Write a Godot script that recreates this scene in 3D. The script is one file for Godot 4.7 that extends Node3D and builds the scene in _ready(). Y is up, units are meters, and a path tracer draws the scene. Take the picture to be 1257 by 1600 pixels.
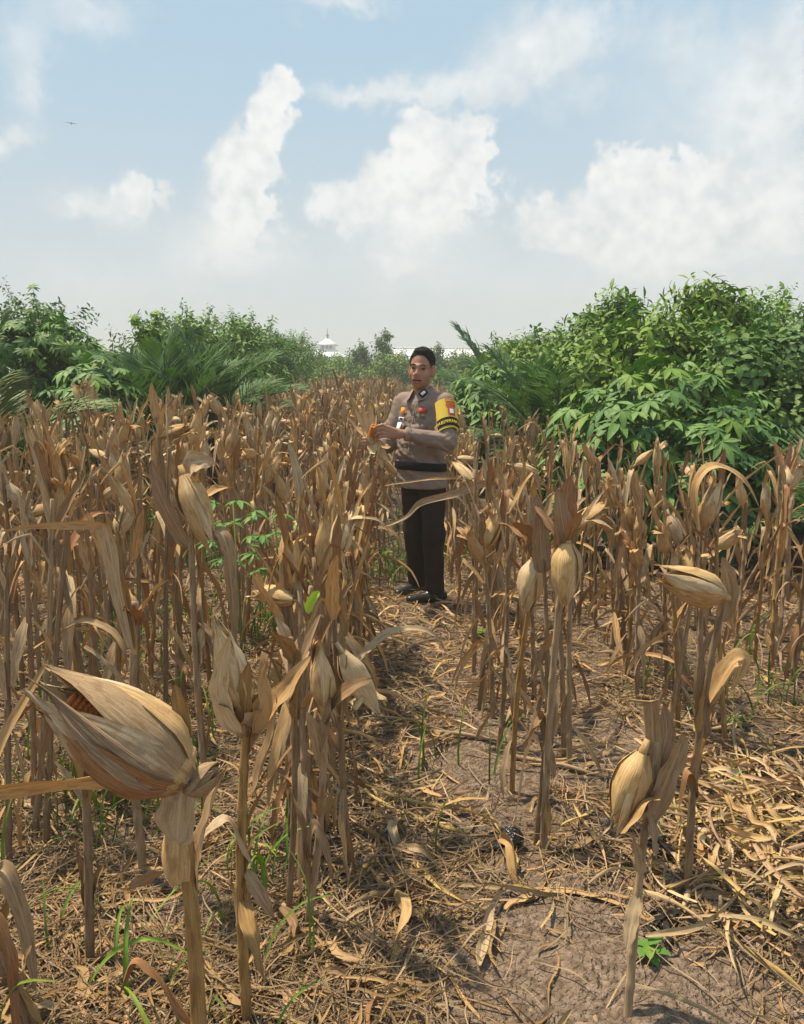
extends Node3D
# A dried maize field under a hazy tropical sky, a person in uniform showing an ear of maize.

var M := {}
var NAMES := {}
var rng := RandomNumberGenerator.new()
var lumps := FastNoiseLite.new()
var fine := FastNoiseLite.new()

func _ready() -> void:
	rng.seed = 4711
	lumps.seed = 5
	lumps.frequency = 0.35
	fine.seed = 9
	fine.frequency = 6.0
	fine.fractal_octaves = 3
	# ---- camera
	var cam := Camera3D.new()
	cam.name = "camera"
	cam.position = Vector3(0, 1.5, 0)
	cam.rotation_degrees = Vector3(-9.47, 0, 0)
	cam.fov = 64.87
	cam.near = 0.05
	cam.far = 1200.0
	add_child(cam)
	cam.current = true
	# ---- sky and exposure
	var env := Environment.new()
	env.background_mode = Environment.BG_SKY
	var sm := PanoramaSkyMaterial.new()
	sm.panorama = sky_picture()
	sm.energy_multiplier = 0.73
	var sky := Sky.new()
	sky.sky_material = sm
	env.sky = sky
	env.tonemap_mode = Environment.TONE_MAPPER_LINEAR
	env.tonemap_exposure = 1.8
	env.sdfgi_enabled = true
	env.ssao_enabled = true
	env.ssil_enabled = true
	env.fog_enabled = true
	env.fog_density = 0.0027
	env.fog_light_color = Color(0.9, 0.91, 0.9)
	var we := WorldEnvironment.new()
	we.name = "world_environment"
	we.environment = env
	add_child(we)
	# ---- sun: high, behind the scene and to the west, so shadows fall right and towards the camera
	var sun := DirectionalLight3D.new()
	sun.name = "sun"
	sun.light_energy = 1.28
	sun.light_color = Color(1.0, 0.94, 0.83)
	sun.light_angular_distance = 1.6
	sun.shadow_enabled = true
	add_child(sun)
	sun.look_at_from_position(Vector3(-0.36, 1.0, -0.2) * 10.0, Vector3.ZERO, Vector3.UP)
	make_materials()
	build_ground()
	print("ground ", Time.get_ticks_msec())
	build_far_buildings()
	build_vegetation()
	print("vegetation ", Time.get_ticks_msec())
	build_maize_library()
	build_foreground_maize()
	build_field()
	print("maize ", Time.get_ticks_msec())
	build_person()
	print("person ", Time.get_ticks_msec())
	build_litter()
	build_small_things()
	print("done ", Time.get_ticks_msec())

# ------------------------------------------------------------------ helpers

class Geo:
	var v := PackedVector3Array()
	var uv := PackedVector2Array()
	var c := PackedColorArray()
	var ix := PackedInt32Array()
	var col := Color(1, 1, 1)

	func vert(p: Vector3, u: Vector2) -> int:
		v.append(p)
		uv.append(u)
		c.append(col)
		return v.size() - 1

	func tri(a: int, b: int, d: int) -> void:
		ix.append(a); ix.append(b); ix.append(d)

	func quad(a: int, b: int, d: int, e: int) -> void:
		ix.append(a); ix.append(b); ix.append(d)
		ix.append(a); ix.append(d); ix.append(e)

	# rows of equal length joined by quads
	func sheet(rows: Array, ulen := 1.0, vlen := 1.0, closed := false) -> void:
		var start := v.size()
		var n: int = rows[0].size()
		for i in rows.size():
			for j in n:
				vert(rows[i][j], Vector2(ulen * j / maxf(1.0, n - 1.0), vlen * i / maxf(1.0, rows.size() - 1.0)))
		for i in rows.size() - 1:
			for j in (n if closed else n - 1):
				var j2 := (j + 1) % n
				quad(start + i * n + j, start + (i + 1) * n + j, start + (i + 1) * n + j2, start + i * n + j2)

	func tube(path: PackedVector3Array, radii: PackedFloat32Array, sides: int, vper := 4.0, cap := true) -> void:
		var t := Vector3.UP
		var s := Vector3.RIGHT
		var start := v.size()
		var run := 0.0
		for i in path.size():
			t = (path[mini(i + 1, path.size() - 1)] - path[maxi(i - 1, 0)]).normalized()
			if i == 0:
				s = t.cross(Vector3(0.31, 0.2, 0.93)).normalized()
			else:
				run += path[i].distance_to(path[i - 1])
			s = (s - t * s.dot(t)).normalized()
			var b := t.cross(s)
			for j in sides + 1:
				var a := TAU * j / sides
				vert(path[i] + (s * cos(a) + b * sin(a)) * radii[i], Vector2(float(j) / sides, run * vper))
		for i in path.size() - 1:
			for j in sides:
				var a := start + i * (sides + 1) + j
				quad(a, a + 1, a + sides + 2, a + sides + 1)
		if cap:
			for e in [0, path.size() - 1]:
				var m := vert(path[e], Vector2(0.5, 0))
				for j in sides:
					var a: int = start + e * (sides + 1) + j
					if e == 0: tri(m, a + 1, a)
					else: tri(m, a, a + 1)

	func box(lo: Vector3, hi: Vector3, x := Transform3D()) -> void:
		var p := []
		for i in 8:
			p.append(x * Vector3(hi.x if i & 1 else lo.x, hi.y if i & 2 else lo.y, hi.z if i & 4 else lo.z))
		for f in [[0, 1, 3, 2], [5, 4, 6, 7], [4, 0, 2, 6], [1, 5, 7, 3], [2, 3, 7, 6], [4, 5, 1, 0]]:
			var q := []
			var us := [Vector2(0, 0), Vector2(1, 0), Vector2(1, 1), Vector2(0, 1)]
			for i in 4:
				q.append(vert(p[f[i]], us[i]))
			quad(q[3], q[2], q[1], q[0])

	func ball(at: Vector3, r: Vector3, rough := 0.0, seed_ := 1, seg := 8, x := Basis()) -> void:
		var rg := RandomNumberGenerator.new()
		rg.seed = seed_
		var rows := []
		for i in seg / 2 + 1:
			var th := PI * i / (seg / 2)
			var row := PackedVector3Array()
			var pole := rg.randf_range(-rough, rough)
			for j in seg:
				var ph := TAU * j / seg
				var k := 1.0 + (pole if i == 0 or i == seg / 2 else rg.randf_range(-rough, rough))
				row.append(at + x * (Vector3(sin(th) * cos(ph), cos(th), sin(th) * sin(ph)) * r * k))
			rows.append(row)
		sheet(rows, 1, 1, true)

	# a long blade along a path; side: direction across the blade at its start
	func ribbon(path: PackedVector3Array, side: Vector3, width: Callable, twist: float, fold: float, wave: float, seed_: int, cross := 5) -> void:
		var rg := RandomNumberGenerator.new()
		rg.seed = seed_
		var rows := []
		var s := side
		var n := path.size()
		var run := 0.0
		var ph := rg.randf() * TAU
		var ph2 := rg.randf() * TAU
		for i in n:
			var t := (path[mini(i + 1, n - 1)] - path[maxi(i - 1, 0)]).normalized()
			s = (s - t * s.dot(t)).normalized()
			if i: run += path[i].distance_to(path[i - 1])
			var f := float(i) / (n - 1)
			var ss := s.rotated(t, twist * f)
			var nn := ss.cross(t)
			var w: float = width.call(f)
			var row := PackedVector3Array()
			for j in cross:
				var u := 2.0 * j / (cross - 1) - 1.0
				var edge := 1.0 + 0.10 * sin(f * 23.0 + ph2 + u * 2.0) * absf(u)
				row.append(path[i] + ss * (u * w * edge) + nn * (absf(u) * w * fold + wave * w * sin(f * 17.0 + ph + u * 2.3) * absf(u)))
			rows.append(row)
		sheet(rows, 1.0, run * 4.0)

	func mesh(m: Material, into: ArrayMesh = null) -> ArrayMesh:
		var a := []
		a.resize(Mesh.ARRAY_MAX)
		a[Mesh.ARRAY_VERTEX] = v
		a[Mesh.ARRAY_TEX_UV] = uv
		a[Mesh.ARRAY_COLOR] = c
		a[Mesh.ARRAY_INDEX] = ix
		var st := SurfaceTool.new()
		st.create_from_arrays(a)
		st.generate_normals()
		if m:
			st.set_material(m)
		return st.commit(into) if into else st.commit()

	func add(o: Geo, x: Transform3D) -> void:
		var start := v.size()
		v.append_array(x * o.v)
		uv.append_array(o.uv)
		c.append_array(o.c)
		for i in o.ix:
			ix.append(start + i)

func numbered(called: String) -> String:
	var n: int = NAMES.get(called, 0)
	NAMES[called] = n + 1
	return called if n == 0 else "%s_%03d" % [called, n]

func thing(called: String, label: String, category: String, at := Vector3.ZERO, turn := 0.0, group := "") -> Node3D:
	var o := Node3D.new()
	o.name = numbered(called)
	add_child(o)
	o.position = at
	o.rotation.y = turn
	tag(o, label, category, group)
	return o

func tag(o: Node, label: String, category := "", group := "", kind := "") -> void:
	o.set_meta("label", label)
	if category: o.set_meta("category", category)
	if group: o.set_meta("group", group)
	if kind: o.set_meta("kind", kind)

func part(called: String, m: Mesh, parent: Node, x := Transform3D(), mat: Material = null) -> MeshInstance3D:
	var o := MeshInstance3D.new()
	o.name = called if parent != self else numbered(called)
	o.mesh = m
	o.transform = x
	if mat: o.material_override = mat
	parent.add_child(o, true)
	return o

func many(called: String, m: Mesh, where: Array, tints: Array, parent: Node) -> MultiMeshInstance3D:
	var mm := MultiMesh.new()
	mm.transform_format = MultiMesh.TRANSFORM_3D
	mm.use_colors = tints.size() > 0
	mm.mesh = m
	mm.instance_count = where.size()
	for i in where.size():
		mm.set_instance_transform(i, where[i])
		if tints.size():
			mm.set_instance_color(i, tints[i])
	var o := MultiMeshInstance3D.new()
	o.name = called if parent != self else numbered(called)
	o.multimesh = mm
	parent.add_child(o, true)
	return o

func smooth_path(p: Array, steps: int) -> PackedVector3Array:
	var out := PackedVector3Array()
	for i in p.size() - 1:
		var a: Vector3 = p[maxi(i - 1, 0)]
		var b: Vector3 = p[i]
		var d: Vector3 = p[i + 1]
		var e: Vector3 = p[mini(i + 2, p.size() - 1)]
		for s in steps:
			out.append(b.cubic_interpolate(d, a, e, float(s) / steps))
	out.append(p[p.size() - 1])
	return out

func facing(y: Vector3, x_hint: Vector3) -> Basis:
	var yy := y.normalized()
	var zz := x_hint.cross(yy)
	if zz.length() < 0.01: zz = Vector3(0.3, 0.1, 1).cross(yy)
	zz = zz.normalized()
	return Basis(yy.cross(zz).normalized(), yy, zz)

func lin(r: float, g: float, b: float) -> Color:
	return Color(r, g, b).linear_to_srgb()

func ground_y(x: float, z: float) -> float:
	return 0.035 * lumps.get_noise_2d(x * 2.2, z * 2.2) + 0.02 * lumps.get_noise_2d(x * 9.0 + 40.0, z * 9.0)

func on_ground(x: float, z: float, up := 0.0) -> Vector3:
	return Vector3(x, ground_y(x, z) + up, z)

# ------------------------------------------------------------------ sky

const CLOUDS := [[-7.33,17.70,1.18,1.73,1.00],[-8.62,16.21,1.91,2.05,1.00],[-9.93,14.30,2.50,2.37,1.00],[-10.95,12.36,2.82,2.73,1.00],[-10.16,11.03,2.28,2.73,0.90],[-11.56,9.12,3.41,2.50,0.80],[1.13,15.52,1.73,1.64,1.00],[3.07,14.30,3.19,2.73,1.00],[5.12,14.53,1.64,2.18,1.00],[-0.37,12.78,3.28,2.05,1.00],[2.66,11.98,4.55,2.73,1.00],[-3.19,11.30,2.82,1.64,0.90],[0.50,9.59,5.46,2.18,0.80],[14.04,12.29,2.09,2.00,1.00],[15.81,12.95,2.50,1.55,0.95],[19.04,13.20,0.91,1.18,0.90],[19.79,11.49,5.46,2.28,1.00],[10.19,9.96,3.00,1.73,1.00],[13.52,10.12,4.10,2.28,1.00],[17.81,8.87,6.83,2.73,0.90],[23.61,10.10,5.01,3.19,0.90],[-2.91,17.74,3.00,0.77,0.75],[0.91,17.98,4.10,1.00,0.80],[4.92,18.66,4.55,1.37,0.80],[8.64,19.81,4.10,1.82,0.80],[10.84,21.13,4.10,2.05,0.75],[22.54,14.84,3.19,4.10,0.75],[24.21,16.36,2.73,3.19,0.75],[23.95,19.62,2.05,2.73,0.55],[17.40,19.50,2.73,1.55,0.50],[11.60,17.14,2.28,0.91,0.42],[-17.35,11.54,1.64,1.50,0.90],[-21.07,10.47,2.50,1.18,0.75],[-18.95,10.72,2.73,1.46,0.75],[-24.64,14.04,1.27,0.91,0.85],[-23.21,16.47,1.27,1.59,0.55],[-19.80,21.17,3.19,1.46,0.60],[-23.37,19.01,1.82,1.82,0.50],[-3.90,22.82,2.73,0.55,0.70],[-0.59,7.66,3.87,1.09,0.65],[-8.00,7.75,1.82,0.82,0.40],[-7.31,9.39,0.55,0.64,0.60],[-12.0,7.2,6.5,2.6,0.5],[14.0,6.4,9.0,2.8,0.5],[1.0,6.8,7.0,2.2,0.45],[24.0,6.0,6.5,3.2,0.45],[20.0,17.2,7.0,4.0,0.38],[-20.0,6.0,5.0,2.0,0.3]]

var cloud_a := FastNoiseLite.new()
var cloud_b := FastNoiseLite.new()

func sky_at(az: float, el: float) -> Color:
	var e := clampf(el / 90.0, 0.0, 1.0)
	# air: pale grey haze low down, soft blue above
	var blue := Color(0.33, 0.475, 0.60).lerp(Color(0.26, 0.41, 0.57), smoothstep(0.2, 0.9, e))
	var air := Color(0.515, 0.56, 0.585).lerp(blue, smoothstep(0.0, 0.24, e))
	var d := Vector3(sin(deg_to_rad(az)) * cos(deg_to_rad(el)), sin(deg_to_rad(el)), -cos(deg_to_rad(az)) * cos(deg_to_rad(el)))
	var n1 := cloud_a.get_noise_3dv(d * 100.0)
	var n2 := cloud_b.get_noise_3dv(d * 100.0)
	var inside := (1.0 - smoothstep(27.0, 38.0, absf(az))) * (1.0 - smoothstep(24.0, 32.0, el))
	var placed := 0.0
	var shade := 0.0
	if inside > 0.0:
		var n3 := cloud_b.get_noise_3dv(d * 330.0)
		var wx := az + 1.3 * n1 + 0.95 * n2 + 0.18 * n3
		var wy := el + 1.3 * cloud_a.get_noise_3dv(d * 100.0 + Vector3(50, 3, 7)) + 1.3 * cloud_b.get_noise_3dv(d * 100.0 + Vector3(9, 30, 2)) * 0.7 + 0.18 * cloud_b.get_noise_3dv(d * 330.0 + Vector3(4, 8, 1))
		var clear := 1.0
		for b in CLOUDS:
			var q := Vector2((wx - b[0]) / b[2], (wy - b[1]) / b[3])
			var l := q.length()
			if l < 1.7:
				var crisp: float = b[4]
				var g: float = 1.0 - smoothstep(0.7 if crisp > 0.85 else 0.05, 1.15 if crisp > 0.85 else 1.6, l + 0.3 * n2 + 0.12 * n3)
				clear *= 1.0 - g * crisp * 0.95
				shade = maxf(shade, g * clampf(0.66 + 0.7 * n1 + 0.5 * n2, 0.0, 1.0))
		placed = 1.0 - clear
	var scattered := smoothstep(0.02, 0.42, n1 + 0.35 * n2 + 0.06) * 0.8
	var cover := lerpf(scattered, placed, inside)
	cover *= lerpf(0.45, 1.0, smoothstep(1.0, 9.0, el))
	var light := lerpf(0.6, clampf(shade, 0.0, 1.0), inside)
	var white := Color(0.53, 0.575, 0.605).lerp(Color(0.755, 0.76, 0.755), clampf(light + 0.25 * n2, 0.0, 1.0))
	return air.lerp(white, clampf(cover, 0.0, 1.0))

func sky_picture() -> ImageTexture:
	cloud_a.seed = 21
	cloud_a.frequency = 0.09
	cloud_a.fractal_octaves = 4
	cloud_b.seed = 77
	cloud_b.frequency = 0.4
	cloud_b.fractal_octaves = 4
	var w := 512
	var h := 256
	var im := Image.create(w, h, false, Image.FORMAT_RGBF)
	for j in h:
		var el := 90.0 - (j + 0.5) * 180.0 / h
		for i in w:
			var az := fposmod((i + 0.5) * 360.0 / w + 180.0, 360.0) - 180.0
			im.set_pixel(i, j, sky_at(az, el) if el > -4.0 else Color(0.24, 0.2, 0.15))
	im.resize(4096, 2048, Image.INTERPOLATE_CUBIC)
	# the same sky at full fineness where small cloud edges can be told apart
	for j in range(int((90.0 - 33.0) * 2048 / 180.0), 1026):
		var el := 90.0 - (j + 0.5) * 180.0 / 2048
		for i in range(-455, 455):
			im.set_pixel(posmod(i, 4096), j, sky_at((i + 0.5) * 360.0 / 4096, el))
	return ImageTexture.create_from_image(im)

# ------------------------------------------------------------------ materials

func fibre_picture(base: Color, pale: Color, dark: Color, seed_: int, stain: float) -> ImageTexture:
	var w := 128
	var h := 256
	var im := Image.create(w, h, false, Image.FORMAT_RGB8)
	var across := FastNoiseLite.new()
	across.seed = seed_
	across.frequency = 0.09
	across.fractal_octaves = 3
	var spots := FastNoiseLite.new()
	spots.seed = seed_ + 3
	spots.frequency = 0.025
	spots.fractal_octaves = 4
	for j in h:
		for i in w:
			var s := across.get_noise_2d(i * 4.2, j * 0.16) * 0.62
			var p := spots.get_noise_2d(i * 1.4, j * 0.6)
			var c := base.lerp(pale, clampf(s * 1.6, 0.0, 1.0)).lerp(dark, clampf(-s * 1.5, 0.0, 0.8))
			c = c.lerp(dark, clampf((p - 0.05) * 2.6, 0.0, 1.0) * stain)
			if spots.get_noise_2d(i * 9.0 + 300.0, j * 9.0) > 0.42: c = c.lerp(dark, 0.6)
			var rib := absf(i / 127.0 - 0.5)
			if rib < 0.03: c = c.lerp(pale, 0.6)
			im.set_pixel(i, j, c.linear_to_srgb())
	return ImageTexture.create_from_image(im)

func fibre_relief() -> ImageTexture:
	var im := Image.create(128, 128, false, Image.FORMAT_L8)
	var across := FastNoiseLite.new()
	across.seed = 31
	across.frequency = 0.12
	across.fractal_octaves = 2
	for j in 128:
		for i in 128:
			var s := 0.5 + 0.25 * sin(i * TAU / 8.0) + 0.5 * across.get_noise_2d(i * 2.0, j * 0.15)
			im.set_pixel(i, j, Color(s, s, s))
	return ImageTexture.create_from_image(im)

func leaf_picture(base: Color, rib: Color, seed_: int) -> ImageTexture:
	var im := Image.create(64, 128, false, Image.FORMAT_RGB8)
	var spots := FastNoiseLite.new()
	spots.seed = seed_
	spots.frequency = 0.05
	spots.fractal_octaves = 3
	for j in 128:
		for i in 64:
			var u := absf(i / 63.0 - 0.5) * 2.0
			var c := base * (1.0 + 0.35 * spots.get_noise_2d(i, j))
			var vein := absf(fposmod((j / 128.0 + u * 0.12) * 9.0, 1.0) - 0.5)
			if vein < 0.06: c = c.lerp(rib, 0.25)
			if u < 0.08: c = c.lerp(rib, 0.7)
			im.set_pixel(i, j, c.linear_to_srgb())
	return ImageTexture.create_from_image(im)

func matte(key: String, c: Color, rough := 0.85, tex: Texture2D = null, spec := 0.35) -> StandardMaterial3D:
	var m := StandardMaterial3D.new()
	m.resource_name = key
	m.albedo_color = c
	m.roughness = rough
	m.metallic_specular = spec
	if tex: m.albedo_texture = tex
	M[key] = m
	return m

func noise_picture(freq: float, seed_: int, ramp: Array, size := 512, octaves := 5) -> NoiseTexture2D:
	var n := FastNoiseLite.new()
	n.seed = seed_
	n.frequency = freq
	n.fractal_octaves = octaves
	var t := NoiseTexture2D.new()
	t.width = size
	t.height = size
	t.seamless = true
	t.noise = n
	if ramp.size():
		var g := Gradient.new()
		g.offsets = PackedFloat32Array(ramp[0])
		g.colors = PackedColorArray(ramp[1])
		t.color_ramp = g
	return t

func make_materials() -> void:
	var relief := fibre_relief()
	var husk := fibre_picture(Color(0.57, 0.425, 0.24), Color(0.70, 0.565, 0.375), Color(0.33, 0.205, 0.10), 1, 0.55)
	var tan := fibre_picture(Color(0.55, 0.40, 0.235), Color(0.71, 0.575, 0.40), Color(0.31, 0.195, 0.105), 2, 0.6)
	var brown := fibre_picture(Color(0.31, 0.20, 0.118), Color(0.46, 0.335, 0.215), Color(0.165, 0.10, 0.055), 3, 0.55)
	var stalk := fibre_picture(Color(0.33, 0.232, 0.14), Color(0.48, 0.365, 0.225), Color(0.18, 0.115, 0.065), 4, 0.6)
	var sets := {
		"husk": [husk, [Color(1, 1, 1), Color(1.0, 0.95, 0.86), Color(0.92, 0.86, 0.78), Color(1.0, 0.98, 0.94)]],
		"leaf": [tan, [Color(0.92, 0.92, 0.92), Color(0.82, 0.79, 0.76), Color(0.96, 0.90, 0.79), Color(0.74, 0.68, 0.62)]],
		"brown": [brown, [Color(1, 1, 1), Color(1, 0.9, 0.8), Color(0.85, 0.85, 0.85)]],
		"stalk": [stalk, [Color(1, 1, 1), Color(0.86, 0.84, 0.82), Color(1, 0.93, 0.75)]],
	}
	for k in sets:
		var n := 0
		for t in sets[k][1]:
			var m := matte("%s_%d" % [k, n], t, 0.68, sets[k][0], 0.32)
			m.heightmap_enabled = true
			m.heightmap_texture = relief
			m.heightmap_scale = 0.06
			m.vertex_color_use_as_albedo = true
			if k != "stalk":
				m.backlight_enabled = true
				m.backlight = Color(0.42, 0.36, 0.24) if k == "leaf" else Color(0.3, 0.26, 0.18)
			n += 1
	# soil
	var soil_tex := noise_picture(0.02, 11, [[0.0, 0.35, 0.55, 0.75, 1.0], [lin(0.11, 0.075, 0.053), lin(0.17, 0.12, 0.085), lin(0.22, 0.16, 0.116), lin(0.27, 0.20, 0.15), lin(0.34, 0.26, 0.20)]], 1024, 7)
	var soil := matte("soil", Color(1, 1, 1), 0.95, soil_tex, 0.2)
	soil.uv1_scale = Vector3(1.3, 1.3, 1.3)
	soil.heightmap_enabled = true
	soil.heightmap_texture = noise_picture(0.035, 12, [], 1024, 6)
	soil.heightmap_scale = 2.2
	soil.vertex_color_use_as_albedo = true
	var clod := matte("clod", Color(1, 1, 1), 0.95, soil_tex, 0.2)
	clod.vertex_color_use_as_albedo = true
	# green leaves
	var green := leaf_picture(Color(0.125, 0.225, 0.055), Color(0.20, 0.32, 0.11), 1)
	var i := 0
	for t in [Color(1, 1, 1), Color(0.86, 0.9, 0.86), Color(1.0, 0.98, 0.75), Color(0.76, 0.82, 0.84)]:
		var m := matte("green_%d" % i, t, 0.55, green, 0.34)
		m.backlight_enabled = true
		m.backlight = Color(0.34, 0.5, 0.12)
		m.vertex_color_use_as_albedo = true
		i += 1
	var fresh := matte("fresh", lin(0.10, 0.22, 0.04), 0.5)
	fresh.backlight_enabled = true
	fresh.backlight = Color(0.5, 0.65, 0.12)
	fresh.vertex_color_use_as_albedo = true
	var lime := matte("lime", lin(0.30, 0.42, 0.05), 0.5)
	lime.backlight_enabled = true
	lime.backlight = Color(0.5, 0.6, 0.12)
	var palm := matte("palm", lin(0.07, 0.125, 0.05), 0.6, null, 0.3)
	palm.backlight_enabled = true
	palm.backlight = Color(0.22, 0.34, 0.12)
	matte("palm_dry", lin(0.20, 0.15, 0.06), 0.7)
	matte("palm_pale", lin(0.12, 0.16, 0.05), 0.5)
	matte("bark", lin(0.11, 0.085, 0.06), 0.9, noise_picture(0.05, 15, [[0.0, 1.0], [Color(0.6, 0.6, 0.6), Color(1, 1, 1)]], 128, 4))
	matte("white_roof", lin(0.74, 0.76, 0.78), 0.45)
	matte("white_wall", lin(0.62, 0.62, 0.6), 0.85)
	matte("dark_open", lin(0.05, 0.05, 0.055), 0.6)
	matte("bird", lin(0.03, 0.028, 0.026), 0.8)
	var bag := matte("bag", lin(0.012, 0.012, 0.014), 0.28, null, 0.6)
	bag.heightmap_enabled = true
	bag.heightmap_texture = noise_picture(0.03, 17, [], 256, 3)
	bag.heightmap_scale = 0.8
	matte("char", lin(0.022, 0.018, 0.016), 0.8)
	var ker := matte("kernel", lin(0.62, 0.20, 0.012), 0.38, null, 0.5)
	ker.subsurf_scatter_enabled = false
	matte("kernel_dark", lin(0.45, 0.14, 0.03), 0.4)

# ------------------------------------------------------------------ ground

func axis(from: float, to: float, near_lo: float, near_hi: float, step: float) -> PackedFloat32Array:
	var mid := PackedFloat32Array()
	var x := near_lo
	while x <= near_hi:
		mid.append(x)
		x += step
	var left := PackedFloat32Array()
	var d := step
	x = near_lo
	while x > from:
		d *= 1.09
		x -= d
		left.append(x)
	left.reverse()
	d = step
	x = mid[mid.size() - 1]
	while x < to:
		d *= 1.09
		x += d
		mid.append(x)
	left.append_array(mid)
	return left

func build_ground() -> void:
	var xs := axis(-700.0, 700.0, -1.6, 2.0, 0.024)
	var zs := axis(-900.0, 12.0, -4.2, -1.0, 0.024)
	var g := Geo.new()
	var patch := FastNoiseLite.new()
	patch.seed = 91
	patch.frequency = 0.9
	patch.fractal_octaves = 4
	var clods := FastNoiseLite.new()
	clods.seed = 93
	clods.noise_type = FastNoiseLite.TYPE_CELLULAR
	clods.frequency = 7.0
	for z in zs:
		for x in xs:
			var y := ground_y(x, z)
			var near := absf(x) < 5.0 and z > -9.0 and z < 1.0
			if near:
				y += 0.010 * fine.get_noise_2d(x * 1.2, z * 1.2) - 0.010 * clods.get_noise_2d(x, z)
			var p := patch.get_noise_2d(x, z)
			var k := 1.0 + 0.55 * p
			g.col = Color(k, k * (1.0 - 0.04 * p), k * (1.0 - 0.08 * p))
			g.vert(Vector3(x, y, z), Vector2(x, z))
	var n := xs.size()
	for j in zs.size() - 1:
		for i in n - 1:
			g.quad(j * n + i, j * n + i + 1, (j + 1) * n + i + 1, (j + 1) * n + i)
	var o := part("ground", g.mesh(M.soil), self)
	tag(o, "brown cloddy soil of the maize field", "ground", "", "structure")
	for v in 3:
		var cg := Geo.new()
		cg.ball(Vector3.ZERO, Vector3(1, 0.55, 0.8), 0.34, 50 + v, 8)
		var where := []
		var tints := []
		for i in 900:
			var z := -1.2 - 4.2 * pow(rng.randf(), 1.3)
			var x := rng.randf_range(-1.2, 1.9)
			if x < 0.1 and rng.randf() < 0.6: continue
			var s := 0.005 + 0.022 * pow(rng.randf(), 5.0)
			where.append(Transform3D(Basis.from_euler(Vector3(rng.randf() * 0.6, rng.randf() * TAU, rng.randf() * 0.6)).scaled(Vector3.ONE * s), on_ground(x, z, s * 0.2)))
			var k := rng.randf_range(0.8, 1.5)
			tints.append(Color(k, k * 0.97, k * 0.93))
		var cm := many("soil_crumbs", cg.mesh(M.clod), where, tints, self)
		tag(cm, ["small loose soil crumbs over the bare ground", "rounded earth lumps over the bare ground", "coarse earth grains over the bare ground"][v], "soil", "", "stuff")

# ------------------------------------------------------------------ maize

var LEAF := []       # blade meshes that leave the stalk along +x
var LEAF_GEO := []
var STALK := []
var STALK_GEO := []
var EAR := []        # whole husked ears along +y
var EAR_GEO := []
const PLANT_GROUP := "dry maize plants standing in the field rows"

func blade_width(w: float, blunt: float) -> Callable:
	return func(f: float) -> float:
		return 0.5 * w * minf(1.0, 0.35 + f * 5.0) * maxf(0.0, 1.0 - pow(f, 2.0 + 4.0 * blunt)) + 0.0015

# a dry blade: rises at angle up (deg), bends over by droop (deg in all), may snap at kink
func blade(length: float, w: float, up: float, droop: float, kink: float, kink_by: float, twist: float, seed_: int, blunt := 0.0) -> Geo:
	var rg := RandomNumberGenerator.new()
	rg.seed = seed_
	var n := 15
	var p := PackedVector3Array([Vector3.ZERO])
	var a := deg_to_rad(up)
	var yaw := 0.0
	var bent := false
	for i in n - 1:
		var f := float(i) / (n - 1)
		if kink > 0.0 and f >= kink and not bent:
			a -= deg_to_rad(kink_by)
			bent = true
		a -= deg_to_rad(droop) / n * (0.4 + 1.2 * f)
		a = maxf(a, deg_to_rad(-125.0))
		yaw += rg.randf_range(-0.12, 0.12)
		p.append(p[i] + Vector3(cos(a) * cos(yaw), sin(a), cos(a) * sin(yaw)) * length / (n - 1))
	var g := Geo.new()
	g.ribbon(p, Vector3(0, 0, 1), blade_width(w, blunt), deg_to_rad(twist), rg.randf_range(0.15, 0.7), 0.22, seed_)
	return g

func stalk_geo(seed_: int) -> Geo:
	var rg := RandomNumberGenerator.new()
	rg.seed = seed_
	var p := PackedVector3Array()
	var r := PackedFloat32Array()
	var dx := rg.randf_range(-0.02, 0.02)
	var dz := rg.randf_range(-0.02, 0.02)
	var kn := rg.randf_range(0.0, 0.1)
	var y := 0.0
	var thick := rg.randf_range(0.85, 1.15)
	while y < 0.985:
		var at := Vector3(dx * sin(y * 3.1) + rg.randf_range(-0.0012, 0.0012), y, dz * sin(y * 2.6 + 0.4) + rg.randf_range(-0.0012, 0.0012))
		var base := (0.0115 - 0.0045 * y) * thick
		for k in [[-0.008, 1.0], [0.0, 1.28], [0.009, 1.02]]:
			p.append(at + Vector3(0, maxf(k[0], -y) + 0.0001 * k[1], 0))
			r.append(base * k[1])
		p.append(at + Vector3(0, 0.06, 0))
		r.append(base * 0.93)
		y += 0.105 + 0.05 * rg.randf() + kn * 0.2
	p.append(Vector3(dx * 0.04, 1.0, dz * 0.1))
	r.append(0.006 * thick)
	for i in range(1, p.size()):
		if p[i].y <= p[i - 1].y: p[i].y = p[i - 1].y + 0.004
	var g := Geo.new()
	g.tube(p, r, 7, 3.0)
	return g

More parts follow.
